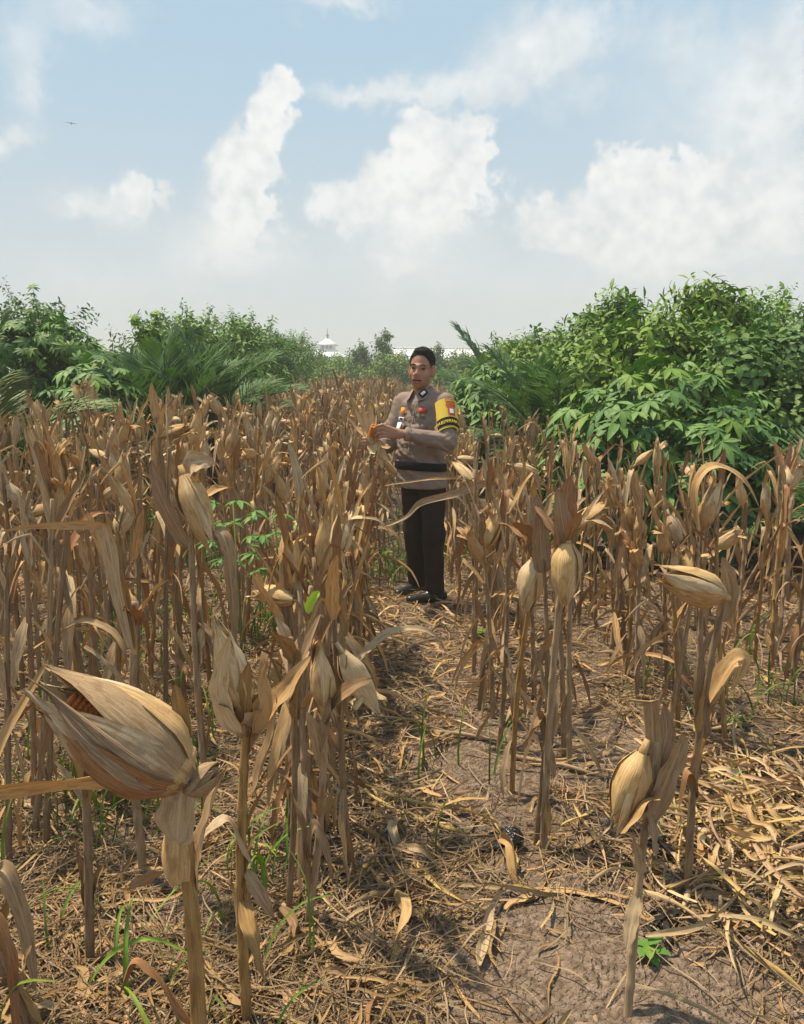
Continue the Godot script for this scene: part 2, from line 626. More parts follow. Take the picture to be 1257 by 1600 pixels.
# one husk leaf hugging the ear: spans angle wide round the +y axis
func husk_shell(length: float, rad: float, mid: float, wide: float, lift: float, flare: float, tip: float, seed_: int) -> Geo:
	var rg := RandomNumberGenerator.new()
	rg.seed = seed_
	var rows := []
	var nv := 13
	var nu := 10
	var torn := PackedFloat32Array()
	for j in nu: torn.append(rg.randf_range(0.0, 0.10))
	var sway := rg.randf_range(-0.35, 0.35)
	for i in nv:
		var t := float(i) / (nv - 1)
		var body := smoothstep(-0.12, 0.28, t) * (1.0 - 0.93 * smoothstep(0.42, 1.12, t))
		var r := rad * (0.2 + 0.8 * body) * (1.0 + lift) + 0.001
		if t > 0.62: r += flare * length * pow((t - 0.62) / 0.38, 2.0)
		var w := wide * (1.0 - pow(t, 3.2) * 0.9)
		var row := PackedVector3Array()
		for j in nu:
			var u := 2.0 * j / (nu - 1) - 1.0
			var a := mid + sway * t * t + u * w * 0.5
			var rr := r * (1.0 + 0.05 * sin(u * 5.0 + seed_ + t * 2.0) + 0.035 * sin(u * 13.0 + seed_ * 2.0) + 0.12 * absf(u) * lift * 4.0) + rg.randf_range(-0.0010, 0.0010)
			var y := length * t * tip * (1.0 - torn[j] * smoothstep(0.6, 1.0, t))
			row.append(Vector3(cos(a) * rr, y - flare * length * 0.35 * pow(maxf(0.0, t - 0.62) / 0.38, 2.0), sin(a) * rr))
		rows.append(row)
	var g := Geo.new()
	g.sheet(rows, 1.0, length * 5.0)
	return g

func shank_geo(length: float, rad: float) -> Geo:
	var g := Geo.new()
	g.tube(PackedVector3Array([Vector3(0, -0.035, 0), Vector3(0, -0.012, 0), Vector3(0, 0.012, 0)]), PackedFloat32Array([rad * 0.22, rad * 0.26, rad * 0.4]), 7)
	# the inner husk, closed all round
	var rows := []
	for i in 11:
		var t := i / 10.0
		var body := smoothstep(-0.12, 0.28, t) * (1.0 - 0.95 * smoothstep(0.42, 1.1, t))
		var row := PackedVector3Array()
		for j in 10:
			var a := TAU * j / 10.0
			var r := rad * (0.16 + 0.8 * body) * 0.93 * (1.0 if i < 10 else 0.2)
			row.append(Vector3(cos(a) * r, length * 0.95 * t, sin(a) * r))
		rows.append(row)
	g.sheet(rows, 1.0, length * 5.0, true)
	return g

func ear_shells(length: float, rad: float, kind: int, seed_: int) -> Array:
	var rg := RandomNumberGenerator.new()
	rg.seed = seed_
	var out := []
	var n: int = [5, 6, 6, 4][kind]
	for i in n:
		var lift := 0.02 + 0.035 * i
		var flare: float = [0.02, 0.06, 0.22, 0.0][kind] * rg.randf_range(0.2, 1.5)
		var tip: float = rg.randf_range(0.92, 1.22) if kind != 3 else rg.randf_range(0.9, 1.02)
		if kind == 2 and i >= 4:
			lift += 0.25
		out.append(husk_shell(length, rad, i * 2.4 + rg.randf() * 0.5, rg.randf_range(1.7, 2.6), lift, flare, tip, seed_ * 10 + i))
	return out

func build_maize_library() -> void:
	var s := 100
	# arching, hanging, snapped, level, upright
	for d in [[0.5, 0.034, 66, 165, 0, 0, 40], [0.55, 0.036, 74, 170, 0, 0, -60], [0.42, 0.026, 60, 200, 0, 0, 90], [0.45, 0.03, 45, 150, 0, 0, -110],
			[0.5, 0.036, 65, 20, 0.45, 125, 25], [0.5, 0.032, 50, 25, 0.3, 110, -35], [0.42, 0.032, 78, 10, 0.4, 150, 60],
			[0.38, 0.024, 12, 70, 0, 0, 80], [0.45, 0.02, 25, 90, 0, 0, -140], [0.32, 0.022, -5, 60, 0, 0, 160],
			[0.42, 0.032, -50, 35, 0, 0, 70], [0.36, 0.036, -62, 25, 0, 0, -60], [0.46, 0.026, -35, 60, 0, 0, 120],
			[0.24, 0.036, 78, 14, 0, 0, 20], [0.18, 0.04, 84, -6, 0, 0, -30], [0.3, 0.03, 74, 24, 0, 0, 50],
			[0.34, 0.018, 80, 10, 0, 0, 90], [0.4, 0.016, 70, 60, 0.6, 60, 140], [0.3, 0.015, -70, 20, 0, 0, 200]]:
		var g := blade(d[0], d[1], d[2], d[3], d[4], d[5], d[6], s, 0.6 if d[0] < 0.34 else 0.1)
		LEAF_GEO.append(g)
		LEAF.append(g.mesh(null))
		s += 1
	for i in 7:
		var g := stalk_geo(200 + i)
		STALK_GEO.append(g)
		STALK.append(g.mesh(null))
	for i in 8:
		var kind: int = [0, 2, 2, 0, 1, 3, 2, 2][i]
		var L: float = [0.20, 0.19, 0.21, 0.17, 0.22, 0.18, 0.17, 0.2][i]
		var R: float = [0.025, 0.026, 0.027, 0.022, 0.026, 0.029, 0.024, 0.022][i]
		var g := shank_geo(L, R)
		for sh in ear_shells(L, R, kind, 300 + i):
			g.add(sh, Transform3D())
		EAR_GEO.append(g)
		EAR.append(g.mesh(null))

func pick(keys: Array) -> Material:
	return M[keys[rng.randi() % keys.size()]]

const LEAF_MATS := ["leaf_0", "leaf_1", "leaf_2", "leaf_3", "leaf_0", "leaf_2", "husk_2", "brown_1"]
const HUSK_MATS := ["husk_0", "husk_1", "husk_2", "husk_3", "leaf_0", "leaf_2"]
const STALK_MATS := ["stalk_0", "stalk_1", "stalk_2", "brown_0"]

# what a plant is made of: [stalk index, height, [leaf: index, height, yaw, scale], [ear: index, height, yaw, tilt, scale]]
func plant_plan(h: float) -> Dictionary:
	var plan := {"stalk": rng.randi() % STALK.size(), "h": h, "leaves": [], "ears": [], "look": 0}
	var yaw := rng.randf() * TAU
	var n := rng.randi_range(7, 11)
	for i in n:
		var f := (i + rng.randf()) / n
		var which := 0
		if f > 0.72: which = [13, 14, 15, 6, 4, 13, 14, 16, 15, 16, 17, 16][rng.randi() % 12]
		elif f > 0.35: which = [0, 4, 5, 6, 8, 12, 10, 11, 15, 16, 17, 18, 16, 13][rng.randi() % 14]
		else: which = [8, 9, 10, 11, 12, 18, 10, 11, 18][rng.randi() % 9]
		plan.leaves.append([which, h * lerpf(0.16, 0.98, f), yaw + PI * i + rng.randf_range(-0.7, 0.7), rng.randf_range(0.6, 1.0)])
	var roll := rng.randf()
	if roll < 0.72:
		var tilt := 0.0
		if roll < 0.36:
			tilt = rng.randf_range(4, 30)
			plan.look = 0
		elif roll < 0.52:
			tilt = rng.randf_range(55, 100)
			plan.look = 1
		else:
			tilt = rng.randf_range(135, 168)
			plan.look = 2
		plan.ears.append([rng.randi() % EAR.size(), h * rng.randf_range(0.82, 0.97), rng.randf() * TAU, tilt, rng.randf_range(0.7, 1.0)])
		if rng.randf() < 0.18:
			plan.ears.append([rng.randi() % EAR.size(), h * rng.randf_range(0.6, 0.8), rng.randf() * TAU, rng.randf_range(10, 40), rng.randf_range(0.6, 0.85)])
	else:
		plan.look = 3
	return plan

func leaf_place(l: Array) -> Transform3D:
	var b := Basis(Vector3.UP, -float(l[2])).scaled(Vector3.ONE * float(l[3]))
	return Transform3D(b, Vector3(cos(l[2]) * 0.007, l[1], sin(l[2]) * 0.007))

func ear_place(e: Array) -> Transform3D:
	var t := deg_to_rad(e[3])
	var out := Vector3(cos(e[2]), 0, sin(e[2]))
	var y := Vector3.UP * cos(t) + out * sin(t)
	return Transform3D(facing(y, Vector3(0.2, 0.9, 0.4)).rotated(y, float(e[2])).scaled(Vector3.ONE * float(e[4])), Vector3(0, e[1], 0) + out * 0.018)

const LOOKS := ["maize stalk, ear upright", "maize stalk, ear sticking out sideways", "maize stalk, ear hanging tip down", "ragged earless maize stalk"]
const ORDER := ["first", "second", "third", "fourth", "fifth", "sixth", "seventh", "eighth"]

func plant_label(look: int, x: float) -> String:
	var n := clampi(int(round((-0.34 - x) / 0.755)) if x < 0.05 else int(round((x - 0.47) / 0.745)), 0, 7)
	return "dry %s, %s row from path, %s side" % [LOOKS[look], ORDER[n], "big palms'" if x < 0.05 else "glossy cassava's"]

func maize_plant(at: Vector3, plan: Dictionary, lean: Vector3) -> void:
	var o := thing("maize_plant", plant_label(plan.look, at.x), "maize", at, 0.0, PLANT_GROUP)
	o.basis = facing(Vector3.UP + lean, Vector3.RIGHT)
	part("stalk", STALK[plan.stalk], o, Transform3D(Basis().scaled(Vector3(1, plan.h, 1)), Vector3(0, -0.03, 0)), pick(STALK_MATS))
	for l in plan.leaves:
		part("leaf", LEAF[l[0]], o, leaf_place(l), pick(LEAF_MATS))
	for e in plan.ears:
		part("ear", EAR[e[0]], o, ear_place(e), pick(HUSK_MATS))

# ---- the single plants close by, each as it stands

# base, top: world points; leaves: [points relative to the base..., width, twist, material]; ears: [at, direction, length, radius, kind, material]
func single(label: String, base: Vector3, top: Vector3, thick: float, mat: String, leaves: Array, ears: Array, seed_: int) -> Node3D:
	var o := thing("maize_plant", label, "maize", base, 0.0, "single maize plants along the path")
	var d := top - base
	var rg := RandomNumberGenerator.new()
	rg.seed = seed_
	var p := PackedVector3Array()
	var r := PackedFloat32Array()
	var n := 9
	var bow := Vector3(rg.randf_range(-1, 1), 0, rg.randf_range(-1, 1)) * 0.026
	for i in n + 1:
		var f := float(i) / n
		var q := d * f + bow * sin(f * PI)
		var rad := thick * (1.0 - 0.3 * f)
		for k in [[-0.01, 1.0], [0.0, 1.25], [0.012, 1.04]]:
			p.append(q + d.normalized() * (k[0] as float) + Vector3(0, -0.03 if i == 0 else 0.0, 0))
			r.append(rad * k[1])
	var g := Geo.new()
	g.tube(p, r, 10, 3.0)
	part("stalk", g.mesh(M[mat]), o)
	for i in 5:
		var f := rg.randf_range(0.15, 0.8)
		var at := d * f + bow * sin(f * PI)
		var up := rg.randf() < 0.6
		var sg := blade(rg.randf_range(0.10, 0.22), rg.randf_range(0.018, 0.034), rg.randf_range(78, 88) if up else rg.randf_range(-75, -30), rg.randf_range(-8, 30), 0, 0, rg.randf_range(-40, 120), seed_ * 5 + i, 0.7)
		part("leaf_sheath", sg.mesh(M[["stalk_2", "leaf_1", "leaf_3", "brown_0", "leaf_0"][rg.randi() % 5]]), o, Transform3D(Basis(Vector3.UP, rg.randf() * TAU), at).translated_local(Vector3(thick * 0.8, 0, 0)))
	for l in leaves:
		var pts := []
		for q in l[0]: pts.append(q - base)
		var lg := Geo.new()
		var side: Vector3 = l[4] if l.size() > 4 else Vector3(0.2, 0.3, 1)
		lg.ribbon(smooth_path(pts, 8), side, blade_width(l[1], 0.35), deg_to_rad(l[2]), 0.35, 0.14, seed_ + pts.size() * 7 + o.get_child_count(), 7)
		part("leaf", lg.mesh(M[l[3]]), o)
	for e in ears:
		var er := part("ear", shank_geo(e[2], e[3]).mesh(M[e[5]]), o, Transform3D(facing(e[1], Vector3(0.3, 0.2, 1)), e[0] - base))
		var k := 0
		for sh in ear_shells(e[2], e[3], e[4], seed_ + 3):
			part("husk_leaf", sh.mesh(M[e[5] if k % 3 else ("husk_0" if k == 0 else "husk_2")]), er)
			k += 1
	return o

# rags of leaf sheath standing round a broken stalk top
func rags(o: Node3D, at: Vector3, n: int, length: float, seed_: int) -> void:
	var rg := RandomNumberGenerator.new()
	rg.seed = seed_
	for i in n:
		var g := blade(length * rg.randf_range(0.6, 1.1), rg.randf_range(0.03, 0.05), rg.randf_range(60, 84), rg.randf_range(-10, 70), 0, 0, rg.randf_range(-50, 50), seed_ * 3 + i, 0.6)
		var a := TAU * i / n + rg.randf() * 0.8
		part("leaf", g.mesh(M[LEAF_MATS[rg.randi() % LEAF_MATS.size()]]), o, Transform3D(Basis(Vector3.UP, a), at + Vector3(cos(a), 0, -sin(a)) * 0.004))

func build_foreground_maize() -> void:
	# the big split ear by the camera
	var b := Vector3(-0.36, ground_y(-0.36, -1.2), -1.2)
	var o := single("tall maize stalk carrying the big split ear that shows its kernels", b, Vector3(-0.345, 0.965, -1.14), 0.0145, "stalk_2",
		[[[Vector3(-0.345, 0.885, -1.145), Vector3(-0.42, 0.905, -1.14), Vector3(-0.52, 0.885, -1.16), Vector3(-0.66, 0.845, -1.2), Vector3(-0.8, 0.79, -1.24)], 0.042, 35, "leaf_2", Vector3(0, 0.6, 0.8)],
		[[Vector3(-0.345, 0.80, -1.135), Vector3(-0.335, 0.86, -1.125), Vector3(-0.33, 0.90, -1.12), Vector3(-0.335, 0.95, -1.1)], 0.06, 10, "leaf_0", Vector3(1, 0, 0.3)],
		[[Vector3(-0.35, 0.45, -1.18), Vector3(-0.40, 0.56, -1.16), Vector3(-0.43, 0.585, -1.15), Vector3(-0.45, 0.53, -1.14)], 0.045, 40, "brown_1", Vector3(0.3, 0.2, 1)],
		[[Vector3(-0.34, 0.92, -1.15), Vector3(-0.335, 0.98, -1.16), Vector3(-0.345, 1.04, -1.165)], 0.03, 20, "stalk_2", Vector3(1, 0, 0.2)]], [], 11)
	# sheath clasping the stalk below the ear
	var sg := Geo.new()
	var srows := []
	for i in 8:
		var row := PackedVector3Array()
		for j in 9:
			var a := 0.5 + 5.2 * j / 8.0
			var r := 0.021 + 0.004 * sin(i * 0.9) + 0.003 * sin(j * 1.7)
			row.append(Vector3(cos(a) * r, 0.725 + 0.017 * i + 0.006 * sin(j * 2.0) * (1.0 if i == 0 else 0.3), sin(a) * r))
		srows.append(row)
	sg.sheet(srows, 1.0, 0.6)
	part("leaf_sheath", sg.mesh(M.leaf_2), o, Transform3D(Basis(), Vector3(0.01, -ground_y(-0.36, -1.2), 0.045)))
	# the ear itself: cob with rows of kernels, husk leaves parted along the upper side
	var eb := Vector3(-0.325, 0.905, -1.13) - b
	var dir := Vector3(-0.205, 0.175, 0.03)
	var bas := facing(dir, Vector3(0.35, 0.5, 0.9))
	var L := 0.25
	var R := 0.062
	var er := part("ear", shank_geo(0.06, 0.05).mesh(M.husk_2), o, Transform3D(bas, eb))
	var cob := Geo.new()
	cob.tube(PackedVector3Array([Vector3(0, 0.02, 0), Vector3(0, 0.12, 0), Vector3(0, 0.17, 0), Vector3(0, 0.21, 0)]), PackedFloat32Array([0.02, 0.03, 0.024, 0.008]), 12)
	part("cob", cob.mesh(M.kernel_dark), er)
	var kg := Geo.new()
	for ring in 22:
		var f := ring / 21.0
		var rr := 0.032 * (1.0 - 0.75 * pow(f, 3.0))
		for k in 14:
			var a := TAU * (k + 0.5 * (ring % 2) * 0.2) / 14.0
			kg.ball(Vector3(cos(a) * rr, 0.03 + 0.175 * f, sin(a) * rr), Vector3(0.0062, 0.0046, 0.0062), 0.05, ring * 14 + k, 6)
	var kp := part("kernels", kg.mesh(M.kernel_dark), er)
	kp.set_meta("kind", "stuff")
	# angle of the slit in the ear's own axes: the side that faces up and to the camera
	var up_l := bas.inverse() * Vector3(-0.1, 0.72, 0.68)
	var slit := atan2(up_l.z, up_l.x)
	var k := 0
	for sh in [[PI, 3.2, -0.08, 0.0, 1.04], [PI - 0.9, 2.5, -0.03, 0.02, 1.08], [PI + 0.9, 2.7, 0.0, 0.0, 1.1], [1.0, 2.4, 0.03, 0.01, 1.1], [-0.98, 2.45, 0.05, 0.0, 1.08], [PI + 0.2, 2.2, 0.06, 0.0, 0.94], [1.4, 1.9, 0.10, 0.05, 1.0], [-1.4, 1.9, 0.09, 0.03, 0.98], [0.6, 0.6, 0.09, 0.03, 1.12]]:
		part("husk_leaf", husk_shell(L, R, slit + sh[0], sh[1], sh[2], sh[3], sh[4], 900 + k).mesh(M[["husk_0", "husk_2", "husk_0", "leaf_0", "leaf_1", "husk_3", "brown_1", "leaf_2", "brown_0"][k]]), er)
		k += 1
	# a small second ear in its husk behind the shank
	var small := Geo.new()
	small.add(shank_geo(0.07, 0.018), Transform3D())
	for sh in ear_shells(0.075, 0.019, 3, 77): small.add(sh, Transform3D())
	part("young_ear", small.mesh(M.leaf_1), o, Transform3D(facing(Vector3(0.7, 0.55, 0.1), Vector3(0, 0, 1)), Vector3(-0.325, 0.885, -1.13) - b))

	# the leaf strip of a plant that stands beside the camera
	single("maize stalk with a yellowing strap leaf beside the big split ear", Vector3(-0.7, ground_y(-0.7, -1.05), -1.05), Vector3(-0.68, 0.62, -1.06), 0.011, "stalk_0",
		[[[Vector3(-0.68, 0.6, -1.06), Vector3(-0.65, 0.82, -1.08), Vector3(-0.59, 0.96, -1.1), Vector3(-0.515, 1.095, -1.12)], 0.026, 30, "leaf_2", Vector3(0.7, 0, 0.7)]], [], 21)

	var p := on_ground(-0.36, -1.66)
	o = single("yellowish maize stalk with an opened pale husk and a snapped lower leaf", p, Vector3(-0.322, 0.86, -1.62), 0.0125, "stalk_2",
		[[[Vector3(-0.33, 0.45, -1.62), Vector3(-0.37, 0.57, -1.60), Vector3(-0.42, 0.55, -1.58), Vector3(-0.49, 0.42, -1.56)], 0.05, 30, "leaf_0", Vector3(0.2, 0.4, 1)],
		[[Vector3(-0.33, 0.70, -1.62), Vector3(-0.28, 0.80, -1.61), Vector3(-0.24, 0.86, -1.60), Vector3(-0.19, 0.93, -1.6)], 0.05, 45, "leaf_2", Vector3(0.4, 0.2, 1)],
		[[Vector3(-0.325, 0.6, -1.63), Vector3(-0.275, 0.75, -1.62), Vector3(-0.265, 0.84, -1.61)], 0.055, 20, "leaf_1", Vector3(0.2, 0, 1)],
		[[Vector3(-0.345, 0.76, -1.6), Vector3(-0.375, 0.84, -1.585), Vector3(-0.372, 0.91, -1.58), Vector3(-0.352, 0.98, -1.58)], 0.04, 35, "husk_0", Vector3(1, 0, 0.2)],
		[[Vector3(-0.31, 0.76, -1.6), Vector3(-0.285, 0.83, -1.585), Vector3(-0.29, 0.89, -1.58), Vector3(-0.275, 0.93, -1.57)], 0.03, 45, "husk_2", Vector3(1, 0, -0.3)],
		[[Vector3(-0.33, 0.80, -1.6), Vector3(-0.325, 0.87, -1.59), Vector3(-0.315, 0.92, -1.585)], 0.028, 10, "stalk_2", Vector3(1, 0, 0.1)]],
		[[Vector3(-0.335, 0.80, -1.62), Vector3(-0.07, 0.3, 0.02), 0.2, 0.03, 0, "husk_0"]], 31)
	rags(o, Vector3(-0.335, 0.74, -1.62) - p, 4, 0.12, 33)

	p = on_ground(-0.262, -2.0)
	o = single("maize stalk with a slim pale ear and a leaf torn outwards towards the path", p, Vector3(-0.2, 0.68, -1.97), 0.0115, "stalk_0",
		[[[Vector3(-0.205, 0.62, -1.96), Vector3(-0.17, 0.68, -1.95), Vector3(-0.13, 0.72, -1.95), Vector3(-0.075, 0.745, -1.95)], 0.045, 40, "leaf_3", Vector3(0.3, 0.2, 1)],
		[[Vector3(-0.22, 0.5, -1.97), Vector3(-0.19, 0.62, -1.95), Vector3(-0.18, 0.7, -1.94)], 0.05, 20, "leaf_1", Vector3(0.3, 0, 1)],
		[[Vector3(-0.25, 0.22, -1.99), Vector3(-0.23, 0.34, -1.95), Vector3(-0.2, 0.3, -1.93), Vector3(-0.18, 0.2, -1.92)], 0.03, 40, "brown_0", Vector3(0.3, 0, 1)]],
		[[Vector3(-0.2, 0.67, -1.965), Vector3(-0.01, 0.3, 0.02), 0.15, 0.027, 0, "husk_2"]], 41)
	p = on_ground(-0.32, -2.04)
	o = single("thin bare maize stalk leaning beside the slim pale ear", p, Vector3(-0.29, 0.82, -2.02), 0.0095, "stalk_1",
		[[[Vector3(-0.3, 0.65, -2.02), Vector3(-0.25, 0.8, -2.0), Vector3(-0.21, 0.9, -2.0)], 0.035, 30, "leaf_1", Vector3(0.3, 0, 1)],
		[[Vector3(-0.31, 0.4, -2.03), Vector3(-0.27, 0.3, -2.0), Vector3(-0.25, 0.12, -1.98)], 0.035, 60, "leaf_3", Vector3(0.3, 0.1, 1)]], [], 51)
	rags(o, Vector3(-0.29, 0.76, -2.02) - p, 3, 0.14, 53)
	p = on_ground(-0.815, -1.88)
	single("bare grey brown maize stalk without leaves behind the big split ear", p, Vector3(-0.80, 0.72, -1.9), 0.012, "stalk_1",
		[[[Vector3(-0.80, 0.6, -1.9), Vector3(-0.86, 0.68, -1.88), Vector3(-0.9, 0.55, -1.87)], 0.04, 40, "brown_0"]], [], 61)
	# bent leaf on the left
	p = on_ground(-0.79, -2.25)
	o = single("maize stalk whose broad leaf snaps over flat beside the plump pale ear", p, Vector3(-0.76, 0.86, -2.22), 0.013, "stalk_0",
		[[[Vector3(-0.77, 0.74, -2.2), Vector3(-0.80, 0.95, -2.19), Vector3(-0.815, 1.085, -2.18), Vector3(-0.845, 1.105, -2.17), Vector3(-0.96, 1.105, -2.17), Vector3(-1.1, 1.085, -2.17)], 0.05, 25, "leaf_0", Vector3(0.9, 0.1, 0.5)],
		[[Vector3(-0.76, 0.72, -2.2), Vector3(-0.79, 0.92, -2.21), Vector3(-0.85, 1.06, -2.22), Vector3(-0.88, 1.13, -2.22)], 0.04, 20, "leaf_2", Vector3(1, 0.1, 0.4)]],
		[], 71)
	rags(o, Vector3(-0.76, 0.8, -2.22) - p, 3, 0.16, 73)
	p = on_ground(-0.66, -2.55)
	o = single("maize stalk bearing the plump pale ear that leans over its snapped top", p, Vector3(-0.69, 1.13, -2.6), 0.0125, "stalk_0",
		[[[Vector3(-0.69, 1.15, -2.6), Vector3(-0.68, 1.22, -2.58), Vector3(-0.64, 1.235, -2.57), Vector3(-0.6, 1.23, -2.57)], 0.075, 20, "leaf_0", Vector3(0.2, 0.9, 0.4)],
		[[Vector3(-0.66, 0.9, -2.57), Vector3(-0.60, 0.8, -2.55), Vector3(-0.57, 0.6, -2.53)], 0.06, 30, "brown_1", Vector3(0.6, 0.1, 0.8)],
		[[Vector3(-0.67, 1.0, -2.58), Vector3(-0.58, 1.0, -2.55), Vector3(-0.55, 0.85, -2.52), Vector3(-0.54, 0.62, -2.5)], 0.05, 45, "leaf_1", Vector3(0.6, 0.1, 0.8)],
		[[Vector3(-0.7, 0.95, -2.6), Vector3(-0.77, 1.1, -2.58), Vector3(-0.80, 1.24, -2.57)], 0.06, 15, "brown_0", Vector3(1, 0, 0.4)]],
		[[Vector3(-0.7, 1.19, -2.57), Vector3(0.10, -0.24, 0.05), 0.23, 0.04, 0, "husk_2"]], 81)
	rags(o, Vector3(-0.69, 1.05, -2.6) - p, 4, 0.2, 83)

	p = on_ground(-0.98, -1.78)
	single("leaning maize stump with a torn leaf in the grass near the strap leaf", p, Vector3(-1.03, 0.5, -1.72), 0.011, "stalk_1",
		[[[Vector3(-1.0, 0.3, -1.75), Vector3(-0.93, 0.36, -1.72), Vector3(-0.88, 0.22, -1.7), Vector3(-0.86, 0.08, -1.68)], 0.04, 50, "leaf_1"]], [], 161)
	p = on_ground(-0.84, -1.62)
	single("thin dark maize stump bent towards the grass near the strap leaf", p, Vector3(-0.92, 0.42, -1.58), 0.009, "brown_0",
		[[[Vector3(-0.9, 0.35, -1.6), Vector3(-0.86, 0.25, -1.58), Vector3(-0.85, 0.05, -1.56)], 0.03, 70, "brown_1"]], [], 171)
	# ---- right side of the path
	p = on_ground(0.535, -1.69)
	o = single("lone maize stalk with a drooping yellow ear over the bare soil", p, Vector3(0.588, 0.66, -1.75), 0.0105, "stalk_0",
		[[[Vector3(0.585, 0.56, -1.75), Vector3(0.58, 0.66, -1.75), Vector3(0.572, 0.76, -1.75), Vector3(0.56, 0.772, -1.745), Vector3(0.5, 0.778, -1.74)], 0.034, 15, "leaf_1", Vector3(1, 0, 0.3)],
		[[Vector3(0.585, 0.52, -1.75), Vector3(0.60, 0.62, -1.75), Vector3(0.61, 0.70, -1.75), Vector3(0.60, 0.76, -1.75)], 0.045, 15, "brown_0", Vector3(1, 0, 0.3)],
		[[Vector3(0.585, 0.48, -1.74), Vector3(0.61, 0.58, -1.735), Vector3(0.635, 0.66, -1.73), Vector3(0.64, 0.70, -1.73)], 0.045, 25, "leaf_1", Vector3(1, 0, 0.3)],
		[[Vector3(0.58, 0.545, -1.73), Vector3(0.545, 0.545, -1.705), Vector3(0.52, 0.5, -1.70), Vector3(0.50, 0.47, -1.70)], 0.05, 20, "leaf_2", Vector3(0.1, 0.5, 0.8)]],
		[[Vector3(0.556, 0.645, -1.745), Vector3(-0.07, -0.2, 0.012), 0.19, 0.034, 0, "husk_1"]], 91)
	p = on_ground(0.838, -2.146)
	o = single("maize stalk with a pale ear pointing flat out over the husk heap", p, Vector3(0.868, 0.94, -2.1), 0.0115, "stalk_1",
		[[[Vector3(0.865, 0.85, -2.1), Vector3(0.875, 0.93, -2.09), Vector3(0.865, 0.985, -2.09), Vector3(0.85, 1.03, -2.09)], 0.045, 20, "leaf_1", Vector3(1, 0, 0.3)],
		[[Vector3(0.85, 0.6, -2.12), Vector3(0.90, 0.72, -2.11), Vector3(0.93, 0.74, -2.1), Vector3(0.90, 0.66, -2.09)], 0.055, 40, "leaf_2", Vector3(0.3, 0.2, 1)],
		[[Vector3(0.846, 0.5, -2.13), Vector3(0.83, 0.63, -2.12), Vector3(0.82, 0.74, -2.12)], 0.04, 30, "brown_0", Vector3(1, 0, 0.3)],
		[[Vector3(0.842, 0.32, -2.13), Vector3(0.80, 0.42, -2.1), Vector3(0.78, 0.40, -2.09), Vector3(0.77, 0.3, -2.08)], 0.04, 40, "brown_1", Vector3(0.3, 0, 1)]],
		[[Vector3(0.858, 0.925, -2.09), Vector3(-0.2, 0.075, 0.05), 0.2, 0.042, 0, "husk_1"]], 101)
	p = on_ground(0.461, -2.409)
	o = single("maize stalk with a fat yellowish ear hanging tip down beside the black bag", p, Vector3(0.492, 1.04, -2.36), 0.0125, "stalk_0",
		[[[Vector3(0.49, 0.98, -2.37), Vector3(0.487, 1.06, -2.37), Vector3(0.49, 1.16, -2.37), Vector3(0.50, 1.21, -2.37)], 0.065, 12, "brown_1", Vector3(1, 0, 0.2)],
		[[Vector3(0.49, 1.0, -2.35), Vector3(0.47, 1.1, -2.34), Vector3(0.455, 1.18, -2.34)], 0.05, 20, "brown_0", Vector3(1, 0, 0.2)],
		[[Vector3(0.49, 1.03, -2.34), Vector3(0.53, 1.07, -2.33), Vector3(0.57, 1.08, -2.33), Vector3(0.62, 1.06, -2.33)], 0.04, 60, "leaf_0", Vector3(0, 0.7, 0.7)]],
		[[Vector3(0.492, 1.015, -2.345), Vector3(-0.005, -0.3, 0.02), 0.2, 0.039, 3, "husk_1"]], 111)
	rags(o, Vector3(0.49, 0.97, -2.37) - p, 3, 0.2, 113)
	p = on_ground(0.408, -2.783)
	o = single("slim maize stalk with a pale ear hanging from a bent dark top", p, Vector3(0.455, 0.93, -2.62), 0.0105, "stalk_2",
		[[[Vector3(0.45, 0.9, -2.61), Vector3(0.44, 0.98, -2.60), Vector3(0.40, 1.02, -2.60), Vector3(0.36, 1.03, -2.59)], 0.06, 30, "brown_1", Vector3(0.4, 0.3, 0.8)],
		[[Vector3(0.455, 0.9, -2.62), Vector3(0.45, 1.02, -2.62), Vector3(0.44, 1.12, -2.62)], 0.06, 15, "brown_0", Vector3(1, 0, 0.3)]],
		[[Vector3(0.438, 0.905, -2.6), Vector3(-0.03, -0.2, 0.01), 0.19, 0.037, 3, "husk_0"]], 121)
	rags(o, Vector3(0.455, 0.88, -2.62) - p, 3, 0.22, 123)
	p = on_ground(0.437, -2.43)
	single("leafless maize stalk between the two hanging ears by the black bag", p, Vector3(0.442, 0.93, -2.45), 0.0095, "stalk_1",
		[[[Vector3(0.44, 0.5, -2.44), Vector3(0.39, 0.3, -2.42), Vector3(0.36, 0.05, -2.4)], 0.03, 50, "brown_2", Vector3(0.5, 0, 0.8)],
		[[Vector3(0.44, 0.9, -2.45), Vector3(0.43, 1.0, -2.45), Vector3(0.42, 1.1, -2.44)], 0.055, 15, "brown_0", Vector3(1, 0, 0.3)],
		[[Vector3(0.445, 0.35, -2.42), Vector3(0.46, 0.2, -2.4), Vector3(0.455, 0.03, -2.38)], 0.03, 40, "brown_1", Vector3(0.5, 0, 0.8)]], [], 131)
	# leaf arching over on the far right, and the leaf that crosses in front of the person
	p = on_ground(1.3, -3.3)
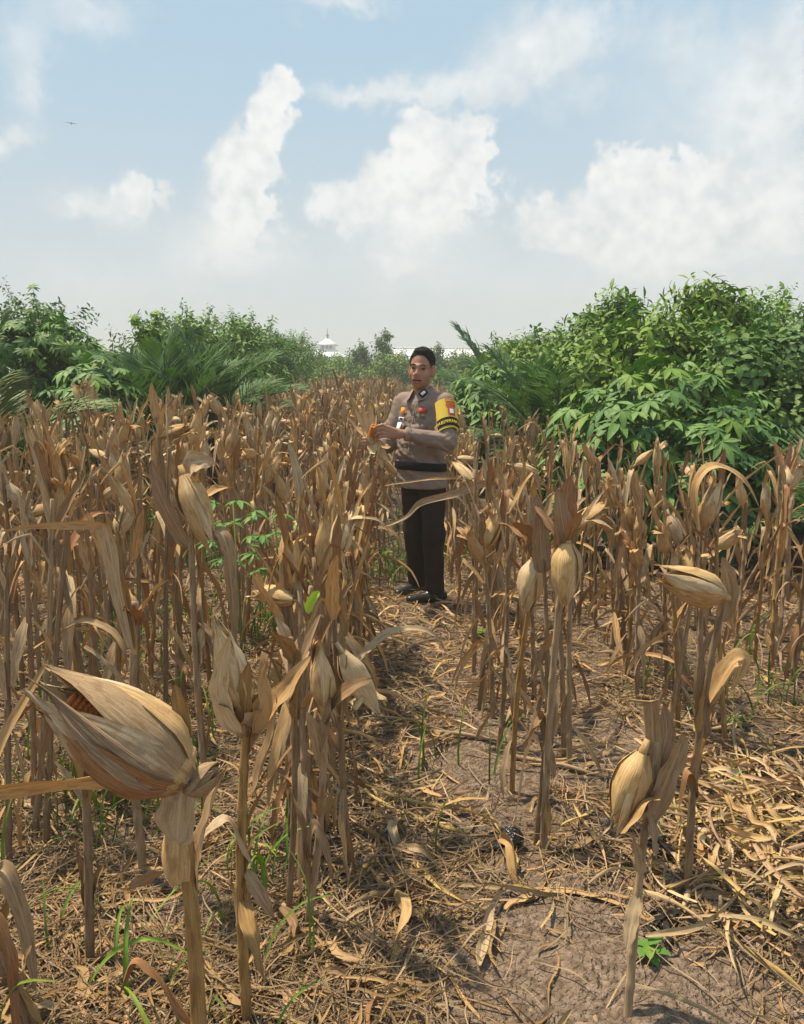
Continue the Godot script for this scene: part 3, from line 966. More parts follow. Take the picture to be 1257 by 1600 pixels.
	o = single("maize stalk with a long leaf standing out like an arm and an arching one", p, Vector3(1.25, 0.95, -3.25), 0.012, "stalk_0",
		[[[Vector3(1.2, 0.86, -3.22), Vector3(1.32, 1.0, -3.25), Vector3(1.45, 1.11, -3.3), Vector3(1.62, 1.215, -3.35)], 0.045, 10, "leaf_0", Vector3(0.2, 0.8, 0.5)],
		[[Vector3(1.2, 0.9, -3.2), Vector3(1.18, 1.08, -3.2), Vector3(1.25, 1.15, -3.2), Vector3(1.36, 1.1, -3.2), Vector3(1.44, 0.98, -3.2)], 0.045, 30, "leaf_2", Vector3(0.2, 0.2, 0.9)]],
		[[Vector3(1.23, 0.9, -3.22), Vector3(0.05, 0.3, 0.04), 0.19, 0.034, 0, "leaf_0"]], 141)
	p = on_ground(0.5, -4.25)
	o = single("maize stalk whose long thin leaves reach across the person's thighs", p, Vector3(0.53, 0.92, -4.25), 0.0115, "stalk_0",
		[[[Vector3(0.53, 0.9, -4.26), Vector3(0.46, 0.94, -4.32), Vector3(0.3, 0.86, -4.45), Vector3(0.12, 0.80, -4.55), Vector3(0.02, 0.70, -4.6), Vector3(-0.15, 0.62, -4.65)], 0.04, 50, "leaf_0", Vector3(0, 0.8, 0.5)],
		[[Vector3(0.53, 0.93, -4.26), Vector3(0.35, 0.955, -4.4), Vector3(0.15, 0.93, -4.55), Vector3(-0.1, 0.88, -4.65)], 0.014, 60, "leaf_2", Vector3(0, 0.8, 0.5)],
		[[Vector3(0.52, 0.88, -4.24), Vector3(0.40, 0.74, -4.35), Vector3(0.32, 0.5, -4.45), Vector3(0.33, 0.3, -4.5), Vector3(0.31, 0.05, -4.6)], 0.03, 90, "brown_1", Vector3(0.5, 0.2, 0.8)],
		[[Vector3(0.52, 0.6, -4.24), Vector3(0.45, 0.42, -4.3), Vector3(0.38, 0.3, -4.4)], 0.045, 40, "leaf_0", Vector3(0, 0.8, 0.5)]],
		[[Vector3(0.54, 0.88, -4.22), Vector3(0.06, -0.2, 0.05), 0.18, 0.034, 1, "husk_0"]], 151)
	rags(o, Vector3(0.53, 0.86, -4.25) - p, 4, 0.16, 153)

func row_clear(x: float, z: float) -> bool:
	if x > -0.12 and x < 0.33: return false
	if x > -0.82 and x < -0.44 and z > -3.45 and z < -2.72: return false
	if z > -3.3 and absf(x - 0.19 * z) < 0.085: return false
	if Vector2(x - 0.1, z + 5.25).length() < 0.42: return false
	if x > -0.6 and x < 0.3 and z < -4.6 and z > -5.3: return false
	if x > 0.0:
		if z > -2.75: return false
		if x > 0.75 and x < 1.5 and z > -3.1: return false
		if x > 1.05 + 0.0 and z < -6.0 - 0.0 * x and x > 1.25: return false
		if x > 1.25 and z < -5.4: return false
	else:
		if z > -2.15 and x > -0.6: return false
		if z > -2.2 and x < -0.6: return false
		if z < -9.0 and x < -3.1 - 0.02 * (-z - 9.0): return false
		if z < -7.0 and x < -4.6: return false
	return true

func build_field() -> void:
	var spots := []
	for row in [-5.6, -4.85, -4.1, -3.34, -2.58, -1.83, -1.08, -0.34, 0.47, 1.2, 1.95, 2.7, 3.4]:
		var z := -2.2
		while z > -41.0:
			z -= rng.randf_range(0.06, 0.14)
			var x: float = row + rng.randf_range(-0.2, 0.2)
			if not row_clear(x, z): continue
			if absf(x) > 0.53 * -z + 0.5: continue
			if rng.randf() < 0.06: continue
			if z > -3.2 and x > 0.0 and rng.randf() < 0.25: continue
			spots.append(Vector2(x, z))
	# the near row beside the path stands thick with thin stalks
	for i in 26:
		var z := -2.1 - 3.0 * rng.randf()
		var x := rng.randf_range(-0.46, -0.26)
		if row_clear(x, z): spots.append(Vector2(x, z))
	spots.sort_custom(func(a: Vector2, b: Vector2) -> bool: return a.length() < b.length())
	var far_where := []
	var far_tints := []
	for v in 7:
		far_where.append([])
		far_tints.append([])
	var n := 0
	for s in spots:
		var left: bool = s.x < 0.0
		var h := rng.randf_range(0.92, 1.24) if left else rng.randf_range(0.82, 1.1)
		if left and s.y < -3.0 and rng.randf() < 0.08: h += 0.16
		if s.y < -14.0: h += 0.08
		if s.x > -0.62 and s.x < 0.2 and s.y > -5.4: h = minf(h, 0.92 if s.x > -0.31 else 1.08)
		var lean := Vector3(rng.randfn(0, 0.075), 0, rng.randfn(0, 0.075)) * (3.5 if rng.randf() < 0.05 and absf(s.x) > 0.8 else 1.0)
		if n < 285:
			maize_plant(on_ground(s.x, s.y), plant_plan(h), lean)
		else:
			var v := rng.randi() % 7
			far_where[v].append(Transform3D(facing(Vector3.UP + lean, Vector3(cos(rng.randf() * TAU), 0, sin(rng.randf() * TAU))).scaled(Vector3.ONE * h), on_ground(s.x, s.y, -0.02)))
			var k := rng.randf_range(0.75, 1.12)
			far_tints[v].append(Color(k, k * rng.randf_range(0.94, 1.02), k * rng.randf_range(0.86, 1.0)))
		n += 1
	print("maize spots ", n)
	var field := thing("maize_rows", "distant rows of dry maize running back to the trees", "maize field")
	field.set_meta("kind", "stuff")
	for v in 7:
		var plan := plant_plan(1.0)
		var m := ArrayMesh.new()
		var sg := Geo.new()
		sg.add(STALK_GEO[plan.stalk], Transform3D())
		m = sg.mesh(M.stalk_0, m)
		var lg := Geo.new()
		for l in plan.leaves: lg.add(LEAF_GEO[l[0]], leaf_place(l))
		m = lg.mesh(M[["leaf_0", "leaf_1", "leaf_2", "leaf_3", "leaf_0", "brown_0", "leaf_2"][v]], m)
		if plan.ears.size():
			var eg := Geo.new()
			for e in plan.ears: eg.add(EAR_GEO[e[0]], ear_place(e))
			m = eg.mesh(M[["husk_0", "husk_1", "husk_2", "husk_0", "leaf_0", "husk_3", "leaf_2"][v]], m)
		var o := many("maize_stand", m, far_where[v], far_tints[v], field)
		o.set_meta("kind", "stuff")

# ------------------------------------------------------------------ far buildings

func build_far_buildings() -> void:
	# tiered white roof of a small prayer house
	var o := thing("prayer_house", "far white building with a two tiered pyramid roof and a slim finial", "building", Vector3(-19.9, -0.4, -220))
	o.scale = Vector3.ONE * 0.88
	var g := Geo.new()
	g.box(Vector3(-5.6, 0, -5.6), Vector3(5.6, 8.2, 5.6))
	part("wall", g.mesh(M.white_wall), o)
	var tier := func(y0: float, r0: float, y1: float, r1: float) -> Geo:
		var t := Geo.new()
		var rows := []
		for a in [[y0 - 0.35, r0], [y0, r0 + 0.05], [lerpf(y0, y1, 0.5), lerpf(r0, r1, 0.6)], [y1, r1], [y1 + 0.05, r1 * 0.5]]:
			var row := PackedVector3Array()
			for j in 4:
				row.append(Vector3([1, 1, -1, -1][j] * a[1], a[0], [1, -1, -1, 1][j] * a[1]))
			rows.append(row)
		t.sheet(rows, 1, 1, true)
		return t
	part("lower_roof", tier.call(8.2, 6.3, 10.6, 2.6).mesh(M.white_roof), o)
	g = Geo.new()
	g.box(Vector3(-2.2, 10.3, -2.2), Vector3(2.2, 12.2, 2.2))
	part("lantern_wall", g.mesh(M.white_wall), o)
	for k in 3:
		g = Geo.new()
		g.box(Vector3(-1.6 + 1.15 * k, 10.8, 2.15), Vector3(-0.75 + 1.15 * k, 11.9, 2.24))
		part("window", g.mesh(M.dark_open), o)
	part("upper_roof", tier.call(12.1, 3.1, 14.0, 0.35).mesh(M.white_roof), o)
	g = Geo.new()
	g.tube(PackedVector3Array([Vector3(0, 13.9, 0), Vector3(0, 14.5, 0), Vector3(0, 14.8, 0), Vector3(0, 15.2, 0), Vector3(0, 17.0, 0)]), PackedFloat32Array([0.3, 0.25, 0.55, 0.15, 0.05]), 8)
	part("finial", g.mesh(M.dark_open), o)
	# long pale hall roof
	o = thing("long_hall", "long low hall with a plain white metal roof beyond the trees", "building", Vector3(7.8, 0, -150))
	o.rotation.y = 0.12
	g = Geo.new()
	g.box(Vector3(-9.0, 0, -5), Vector3(14, 3.4, 5))
	part("wall", g.mesh(M.white_wall), o)
	g = Geo.new()
	for k in 40:
		var x0 := -9.5 + 24.0 * k / 40.0
		for q in [[0.0, 0.48, 0.0], [0.48, 0.6, 0.09]]:
			g.box(Vector3(x0 + q[0], -0.04, 0), Vector3(x0 + q[1], 0.05 + q[2], 6.6), Transform3D(Basis(Vector3.RIGHT, 0.56), Vector3(0, 6.75, 0)))
			g.box(Vector3(x0 + q[0], -0.04, -6.6), Vector3(x0 + q[1], 0.05 + q[2], 0), Transform3D(Basis(Vector3.RIGHT, -0.56), Vector3(0, 6.75, 0)))
	part("roof", g.mesh(M.white_roof), o)
	g = Geo.new()
	g.box(Vector3(-9.5, 6.7, -0.3), Vector3(14.5, 6.92, 0.3))
	part("ridge_cap", g.mesh(M.white_roof), o)

# ------------------------------------------------------------------ vegetation

func flat_leaf(g: Geo, x: Transform3D, length: float, w: float, droop: float) -> void:
	# pointed leaf along +x, folded on its midrib and bent down
	var start := g.v.size()
	for r in [[0.0, 0.06], [0.3, 0.8], [0.55, 1.0], [0.8, 0.6], [1.0, 0.0]]:
		var f: float = r[0]
		var hw: float = r[1] * w * 0.5
		var y := -droop * length * f * f
		g.vert(x * Vector3(f * length, y + hw * 0.25, -hw), Vector2(0, f))
		g.vert(x * Vector3(f * length, y, 0), Vector2(0.5, f))
		g.vert(x * Vector3(f * length, y + hw * 0.25, hw), Vector2(1, f))
	for i in 4:
		var a := start + i * 3
		g.quad(a, a + 1, a + 4, a + 3)
		g.quad(a + 1, a + 2, a + 5, a + 4)

func palmate(seed_: int, size := 0.14) -> Geo:
	var rg := RandomNumberGenerator.new()
	rg.seed = seed_
	var g := Geo.new()
	var n := 7 if seed_ % 3 else 5
	for i in n:
		var a := deg_to_rad(lerpf(-118, 118, float(i) / (n - 1))) + rg.randf_range(-0.1, 0.1)
		var l := size * (1.0 - 0.38 * absf(2.0 * i / (n - 1) - 1.0)) * rg.randf_range(0.9, 1.1)
		var b := Basis(Vector3.UP, a) * Basis(Vector3(0, 0, 1), rg.randf_range(-0.25, 0.1))
		flat_leaf(g, Transform3D(b, Vector3.ZERO), l, l * 0.31, rg.randf_range(0.12, 0.5))
	return g

func sprig(seed_: int, leaf: float, n: int, wide := 0.42) -> Geo:
	# a twig along +y with leaves all round
	var rg := RandomNumberGenerator.new()
	rg.seed = seed_
	var g := Geo.new()
	for i in n:
		var f := float(i) / n
		var a := i * 2.4 + rg.randf() * 0.6
		var up := lerpf(-0.1, 0.7, f) + rg.randf_range(-0.3, 0.3)
		var b := Basis(Vector3.UP, a) * Basis(Vector3(0, 0, 1), up) * Basis(Vector3.RIGHT, rg.randf_range(-0.5, 0.5))
		var l := leaf * rg.randf_range(0.7, 1.15)
		flat_leaf(g, Transform3D(b, Vector3(0, f * leaf * 2.2, 0) + b.x * leaf * 0.15), l, l * wide, rg.randf_range(0.1, 0.45))
	return g

func frond_geo(seed_: int, length: float, arch: float) -> Geo:
	var rg := RandomNumberGenerator.new()
	rg.seed = seed_
	var p := PackedVector3Array()
	var r := PackedFloat32Array()
	var a := 0.0
	var at := Vector3.ZERO
	for i in 13:
		p.append(at)
		r.append(lerpf(0.016, 0.003, i / 12.0))
		a -= arch / 12.0 * (0.3 + i * 0.11)
		at += Vector3(cos(a), sin(a), 0) * length / 12.0
	var g := Geo.new()
	g.tube(p, r, 5)
	var n := 60
	for i in n:
		var f := 0.16 + 0.84 * i / (n - 1)
		var k := f * 12.0
		var i0 := mini(int(k), 11)
		var q := p[i0].lerp(p[i0 + 1], k - i0)
		var t := (p[i0 + 1] - p[i0]).normalized()
		var up := t.cross(Vector3(0, 0, 1)) * -1.0
		for s in [-1.0, 1.0]:
			var l: float = 0.36 * length * (0.35 + 0.65 * sin(PI * clampf(f * 0.9 + 0.05, 0.0, 1.0))) * rg.randf_range(0.85, 1.1)
			var d := (t * 0.75 + Vector3(0, 0, s) * 0.8 + up * rg.randf_range(0.05, 0.4)).normalized()
			var e := q + d * l * 0.55
			var tip := q + d * l * 0.95 - Vector3(0, l * rg.randf_range(0.05, 0.3), 0)
			var w := 0.0075 * length
			var wd := d.cross(up).normalized() * w
			var s0 := g.vert(q, Vector2(0, 0))
			g.vert(e + wd - up * 0.004, Vector2(0, 0.5))
			g.vert(e - wd - up * 0.004, Vector2(1, 0.5))
			g.vert(tip, Vector2(0.5, 1))
			g.vert(e + up * w * 0.5, Vector2(0.5, 0.5))
			g.tri(s0, s0 + 1, s0 + 4)
			g.tri(s0, s0 + 4, s0 + 2)
			g.tri(s0 + 1, s0 + 3, s0 + 4)
			g.tri(s0 + 4, s0 + 3, s0 + 2)
	return g

var FROND := []
var SPRIG := {}

func palm_plant(at: Vector3, h: float, n: int, label: String, mat := "palm", spread := 1.0) -> void:
	var o := thing("oil_palm", label, "palm", at, rng.randf() * TAU, "young palms in the green margins")
	var g := Geo.new()
	var base_y := maxf(0.1, h * 0.22)
	g.tube(PackedVector3Array([Vector3(0, -0.05, 0), Vector3(0, base_y * 0.6, 0), Vector3(0, base_y, 0)]), PackedFloat32Array([0.13, 0.15, 0.08]), 9)
	part("trunk", g.mesh(M.bark), o)
	for i in n:
		var f := float(i) / n
		var yaw := i * 2.39996 + rng.randf_range(-0.2, 0.2)
		var up := lerpf(1.38, 0.35, pow(f, 0.9)) / spread + rng.randf_range(-0.08, 0.08)
		var s := (h - base_y) * rng.randf_range(1.0, 1.22) * (1.0 if f < 0.6 else 0.85)
		var b := Basis(Vector3.UP, yaw) * Basis(Vector3(0, 0, 1), up)
		part("frond", FROND[rng.randi() % FROND.size()], o, Transform3D(b.scaled(Vector3.ONE * s), Vector3(0, base_y, 0)), M["palm_dry"] if f > 0.9 and rng.randf() < 0.4 else M[mat])

# a broadleaved tree: trunk, limbs, and a crown of leafy twigs in uneven clumps
func leafy_tree(called: String, label: String, cat: String, at: Vector3, h: float, r: float, kind: String, mat: String, twigs: int, group: String, low := 0.25, lobes := 8) -> void:
	var o := thing(called, label, cat, at, 0.0, group)
	var g := Geo.new()
	var top := Vector3(rng.randf_range(-0.1, 0.1) * h, h * 0.85, rng.randf_range(-0.1, 0.1) * h)
	g.tube(smooth_path([Vector3(0, -0.05, 0), top * 0.4 + Vector3(0.03, 0, 0.02), top], 3), PackedFloat32Array([0.028 * h, 0.024 * h, 0.02 * h, 0.016 * h, 0.013 * h, 0.008 * h, 0.004 * h]), 7)
	var centres := []
	for i in lobes:
		var f := (i + 0.5) / lobes
		var y := lerpf(low, 0.86, f) * h
		var a := i * 2.4 + rng.randf()
		var out := r * sqrt(maxf(0.06, 1.0 - pow(absf(f - 0.35) / 0.72, 2.0))) * rng.randf_range(0.35, 0.8)
		var c := Vector3(cos(a) * out, y, sin(a) * out)
		var from := top * clampf(f * 0.8, 0.05, 0.8)
		g.tube(PackedVector3Array([from, from.lerp(c, 0.5) + Vector3(0, 0.04, 0), c]), PackedFloat32Array([0.009 * h, 0.006 * h, 0.003 * h]), 5)
		centres.append([c, r * rng.randf_range(0.32, 0.6)])
	centres.append([top + Vector3(0, h * 0.05, 0), r * 0.35])
	var where := []
	var tints := []
	for i in (9 if h < 3.5 else 2):
		var cs: Array = centres[rng.randi() % centres.size()]
		var from: Vector3 = cs[0]
		var lean := Vector3(rng.randfn(0, 0.35), 1.0, rng.randfn(0, 0.35)).normalized()
		var reach: float = cs[1] * 0.7 + rng.randf_range(0.15, 0.42) * minf(1.0, r)
		var end := from + lean * reach
		if end.y > h * 1.12: end.y = h * 1.12
		g.tube(PackedVector3Array([from, from.lerp(end, 0.55) + Vector3(0.01, 0, 0.01), end]), PackedFloat32Array([0.006, 0.005, 0.003]), 4)
		for q in 5:
			var at2 := from.lerp(end, 0.45 + 0.14 * q)
			where.append(Transform3D(facing(lean + Vector3(rng.randfn(), 0.2, rng.randfn()) * 0.5, Vector3(rng.randfn(), 0.1, rng.randfn())).scaled(Vector3.ONE * rng.randf_range(0.6, 1.0)), at2))
			tints.append(Color(1.15, 1.15, 0.95))
	part("trunk", g.mesh(M.bark), o)
	for i in twigs:
		var cl: Array = centres[rng.randi() % centres.size()]
		var d := Vector3(rng.randfn(), rng.randfn() * 0.9 + 0.15, rng.randfn()).normalized()
		var p: Vector3 = cl[0] + d * cl[1] * pow(rng.randf(), 0.45) * Vector3(1, 0.8, 1)
		if p.y < 0.04: p.y = rng.randf_range(0.05, 0.3)
		var y := (d + Vector3(0, rng.randf_range(0.1, 0.9), 0) + Vector3(rng.randfn(), rng.randfn(), rng.randfn()) * 0.35).normalized()
		where.append(Transform3D(facing(y, Vector3(rng.randfn(), 0.1, rng.randfn())).scaled(Vector3.ONE * rng.randf_range(0.7, 1.2)), p))
		var k := rng.randf_range(0.72, 1.25)
		var warm := rng.randf_range(0.0, 0.35)
		tints.append(Color(k * (1.0 + warm), k * (1.0 + 0.3 * warm), k * (1.0 - 0.3 * warm)))
	var key := kind + mat
	if not SPRIG.has(key):
		var sg: Geo
		match kind:
			"palmate": sg = palmate(2, 0.16)
			"pointed": sg = sprig(5, 0.12, 9, 0.34)
			"broad": sg = sprig(6, 0.10, 9, 0.52)
			"small": sg = sprig(7, 0.17, 8, 0.5)
			"vine": sg = sprig(8, 0.095, 8, 0.62)
		SPRIG[key] = sg.mesh(M[mat])
	var cr := many("crown", SPRIG[key], where, tints, o)
	cr.set_meta("kind", "stuff")

# cassava: stems from one root, a dome of hand-shaped leaves on long stalks, each leaf its own piece
func cassava(label: String, at: Vector3, rad: Vector3, mid: float, leaves: int, seed_: int) -> void:
	var rg := RandomNumberGenerator.new()
	rg.seed = seed_
	var o := thing("cassava_shrub", label, "shrub", at, 0.0, "cassava shrubs at the field edge")
	var tips := []
	for i in 9:
		var a := TAU * i / 9.0 + rg.randf()
		var tip := Vector3(cos(a) * rad.x * 0.6, mid + rad.y * rg.randf_range(0.0, 0.5), sin(a) * rad.z * 0.6)
		tips.append(tip)
		var g := Geo.new()
		g.tube(smooth_path([Vector3(cos(a) * 0.05, -0.03, sin(a) * 0.05), tip * 0.5 + Vector3(0, 0.12, 0), tip], 4), PackedFloat32Array([0.018, 0.017, 0.016, 0.015, 0.014, 0.012, 0.01, 0.009, 0.007]), 6)
		part("stem", g.mesh(M.bark), o)
	var blades := []
	for k in 5: blades.append(palmate(40 + k, 0.185).mesh(null))
	var stick := Geo.new()
	stick.tube(PackedVector3Array([Vector3.ZERO, Vector3(0, 0.5, 0), Vector3(0, 1, 0)]), PackedFloat32Array([0.0028, 0.0024, 0.002]), 4, 4.0, false)
	var crown := Node3D.new()
	crown.name = "crown"
	o.add_child(crown)
	var sticks := []
	var inner := []
	var inner_tints := []
	var n := 0
	while n < leaves + 260:
		var d := Vector3(rg.randfn(), rg.randfn() * 0.8 + 0.25, rg.randfn()).normalized()
		var deep := 1.0 - 0.16 * rg.randf() if n < leaves else rg.randf_range(0.35, 0.85)
		deep *= 1.0 + 0.22 * lumps.get_noise_3dv(d * 6.0 + at)
		var p := Vector3(0, mid, 0) + d * rad * deep
		if p.y < 0.12: continue
		if n < leaves and d.z < -0.35: continue
		var out := Vector3(d.x, 0, d.z).normalized() if absf(d.y) < 0.97 else Vector3(rg.randfn(), 0, rg.randfn()).normalized()
		var x := (out + Vector3(rg.randfn() * 0.35, -0.35 + rg.randf_range(-0.4, 0.25), rg.randfn() * 0.35)).normalized()
		var y := (Vector3.UP * 0.9 + d * 0.75 + Vector3(rg.randfn(), 0, rg.randfn()) * 0.2)
		y = (y - x * y.dot(x)).normalized()
		var b := Basis(x, y, x.cross(y)).scaled(Vector3.ONE * rg.randf_range(0.75, 1.2))
		if n < leaves:
			part("leaf", blades[rg.randi() % 5], crown, Transform3D(b, p), M["green_%d" % ([0, 0, 1, 2, 3][rg.randi() % 5])])
		else:
			inner.append(Transform3D(b, p))
			var k := rg.randf_range(0.75, 1.2)
			inner_tints.append(Color(k, k, k * 0.9))
		var root: Vector3 = p - d * rad * 0.28 - Vector3(0, 0.06, 0)
		sticks.append(Transform3D(facing(p - root, Vector3(0.3, 0.1, 1)) * Basis.from_scale(Vector3(1, (p - root).length(), 1)), root))
		n += 1
	var im := many("inner_leaves", palmate(44, 0.175).mesh(M.green_1), inner, inner_tints, crown)
	im.set_meta("kind", "stuff")
	var sk := many("leaf_stalks", stick.mesh(M.palm_pale), sticks, [], crown)
	sk.set_meta("kind", "stuff")

func build_vegetation() -> void:
	for i in 3: FROND.append(frond_geo(60 + i, 1.0, [0.7, 1.1, 0.4][i]).mesh(null))
	var trees := "broadleaved trees of the field margins"
	# ---- right margin
	cassava("large glossy cassava shrub with drooping hand shaped leaves beside the maize", Vector3(2.12, 0, -6.6), Vector3(1.0, 0.88, 0.75), 0.72, 300, 5)
	cassava("lighter cassava shrub rising between the palm fronds and the path rows", Vector3(1.32, 0, -11.0), Vector3(0.72, 0.95, 0.9), 0.78, 240, 6)
	palm_plant(Vector3(1.95, 0, -14.2), 2.2, 16, "young palm standing behind the lighter cassava shrub")
	palm_plant(Vector3(1.9, 0, -9.8), 1.78, 18, "young palm with arching fronds between the two cassava shrubs")
	palm_plant(Vector3(3.15, 0, -6.2), 1.35, 14, "low palm sprawling at the foot of the glossy cassava shrub", "palm", 1.3)
	palm_plant(Vector3(3.0, 0, -9.2), 2.0, 11, "palm whose fronds stick up among the leafy saplings", "palm", 0.78)
	palm_plant(Vector3(2.25, 0, -19), 1.8, 14, "small dark palm by the far end of the maize rows")
	leafy_tree("margin_tree", "slender sapling with pointed leaves standing clear above the shrubs", "tree", Vector3(2.36, 0, -9.6), 2.42, 0.4, "pointed", "green_0", 300, trees, 0.55, 6)
	leafy_tree("margin_tree", "bushy tree with pointed leaves behind the glossy cassava shrub", "tree", Vector3(2.55, 0, -8.3), 1.95, 0.85, "pointed", "green_2", 900, trees, 0.1, 11)
	leafy_tree("margin_tree", "tall pointed leaved tree rising over the glossy cassava shrub", "tree", Vector3(3.35, 0, -9.0), 2.5, 0.5, "pointed", "green_2", 420, trees, 0.35, 9)
	leafy_tree("margin_tree", "tall thin tree twin to the one over the cassava", "tree", Vector3(3.75, 0, -9.4), 2.42, 0.5, "pointed", "green_0", 420, trees, 0.35, 9)
	leafy_tree("margin_tree", "dense broad leaved tree draped with creepers at the palm's back", "tree", Vector3(3.9, 0, -7.9), 1.8, 0.9, "vine", "green_3", 1100, trees, 0.08, 13)
	leafy_tree("margin_tree", "creeper covered tree behind the low sprawling palm", "tree", Vector3(3.2, 0, -7.6), 1.8, 0.8, "vine", "green_1", 900, trees, 0.08, 12)
	leafy_tree("margin_tree", "round bushy tree beside the young arching palm", "tree", Vector3(2.1, 0, -9.9), 2.1, 0.75, "broad", "green_0", 800, trees, 0.1, 11)
	leafy_tree("margin_tree", "leafy tree filling the gap behind the lighter cassava shrub", "tree", Vector3(1.95, 0, -13.0), 2.0, 0.75, "broad", "green_2", 700, trees, 0.1, 10)
	for a in [[4.6, -9.0, 2.2, 1.0], [4.2, -11.5, 2.35, 1.1], [3.2, -12.5, 2.4, 1.1], [2.8, -16.0, 2.2, 1.0], [2.6, -21.0, 2.3, 1.1], [3.2, -26.0, 2.3, 1.1], [4.0, -32.0, 2.4, 1.3], [5.6, -12.5, 2.5, 1.3]]:
		leafy_tree("margin_tree", "leafy tree in the thicket right behind the cassava and palms".replace("right ", ""), "tree", Vector3(a[0], 0, a[1]), a[2], a[3], ["broad", "pointed"][rng.randi() % 2], "green_%d" % (rng.randi() % 4), 650, trees, 0.08, 11)
	# ---- left margin
	cassava("cassava shrub beside the two big palms with maize at its foot", Vector3(-3.5, 0, -9.2), Vector3(0.62, 0.9, 0.6), 0.8, 240, 7)
	palm_plant(Vector3(-3.0, 0, -10.3), 1.82, 20, "big palm with a spray of stiff upright fronds beside the cassava", "palm", 0.82)
	palm_plant(Vector3(-2.6, 0, -11.0), 1.8, 20, "big palm arching towards the maize rows, next to the stiff one", "palm", 0.9)
	palm_plant(Vector3(-4.1, 0, -7.8), 1.7, 12, "yellowish palm at the field's outer edge", "palm_pale", 1.1)
	palm_plant(Vector3(-3.7, 0, -7.9), 1.25, 12, "low grey palm half buried in the maize", "palm", 1.25)
	leafy_tree("margin_tree", "high rounded tree behind the yellowish palm", "tree", Vector3(-4.9, 0, -10.4), 2.2, 0.95, "palmate", "green_3", 900, trees, 0.1, 12)
	leafy_tree("margin_tree", "hand leaved tree rising behind the cassava shrub", "tree", Vector3(-4.2, 0, -10.6), 2.15, 0.8, "palmate", "green_1", 800, trees, 0.1, 12)
	leafy_tree("margin_tree", "light green tree between cassava shrub and big palms", "tree", Vector3(-3.75, 0, -11.6), 2.2, 0.7, "palmate", "green_2", 700, trees, 0.1, 11)
	leafy_tree("margin_tree", "round topped tree behind the big palms", "tree", Vector3(-3.6, 0, -13.4), 2.3, 0.9, "broad", "green_0", 800, trees, 0.1, 11)
	for a in [[-3.0, -14.8, 2.35, 0.9], [-3.4, -16.8, 2.5, 1.0], [-3.2, -19.5, 2.4, 1.0], [-3.6, -22.5, 2.6, 1.2], [-3.7, -26.0, 2.55, 1.2], [-4.0, -30.0, 2.8, 1.4], [-4.2, -35.0, 2.9, 1.5], [-5.6, -12.5, 2.5, 1.1], [-6.4, -14, 2.7, 1.3], [-5.0, -17, 2.7, 1.3], [-5.5, -24, 3.1, 1.6]]:
		leafy_tree("margin_tree", "mid green tree in the thicket running back from the big palms", "tree", Vector3(a[0], 0, a[1]), a[2], a[3], ["broad", "pointed", "palmate"][rng.randi() % 3], "green_%d" % (rng.randi() % 4), 650, trees, 0.08, 11)
	# ---- far edge
	for i in 24:
		var z := -43.0 - rng.randf_range(0, 5)
		var x := -8.5 + 15.5 * i / 23.0 + rng.randf_range(-0.3, 0.3)
		leafy_tree("far_tree", "dark green tree in the thicket closing the far end of the maize", "tree", Vector3(x, 0, z), rng.randf_range(2.1, 2.75), rng.randf_range(0.9, 1.4), "small", "green_%d" % (rng.randi() % 4), 420, "trees closing the far end of the field", 0.05, 10)
	leafy_tree("slim_tree", "slim lone tree standing up above the far thicket", "tree", Vector3(-1.05, 0, -45), 4.05, 0.5, "small", "green_3", 130, "", 0.55, 5)
	leafy_tree("slim_tree", "small twin topped sapling beside the slim lone tree", "tree", Vector3(-2.3, 0, -45), 3.2, 0.55, "small", "green_3", 60, "", 0.7, 3)
	leafy_tree("slim_tree", "thin sapling before the white hall roof", "tree", Vector3(1.75, 0, -43), 3.05, 0.5, "small", "green_3", 70, "", 0.6, 4)

# ------------------------------------------------------------------ the person

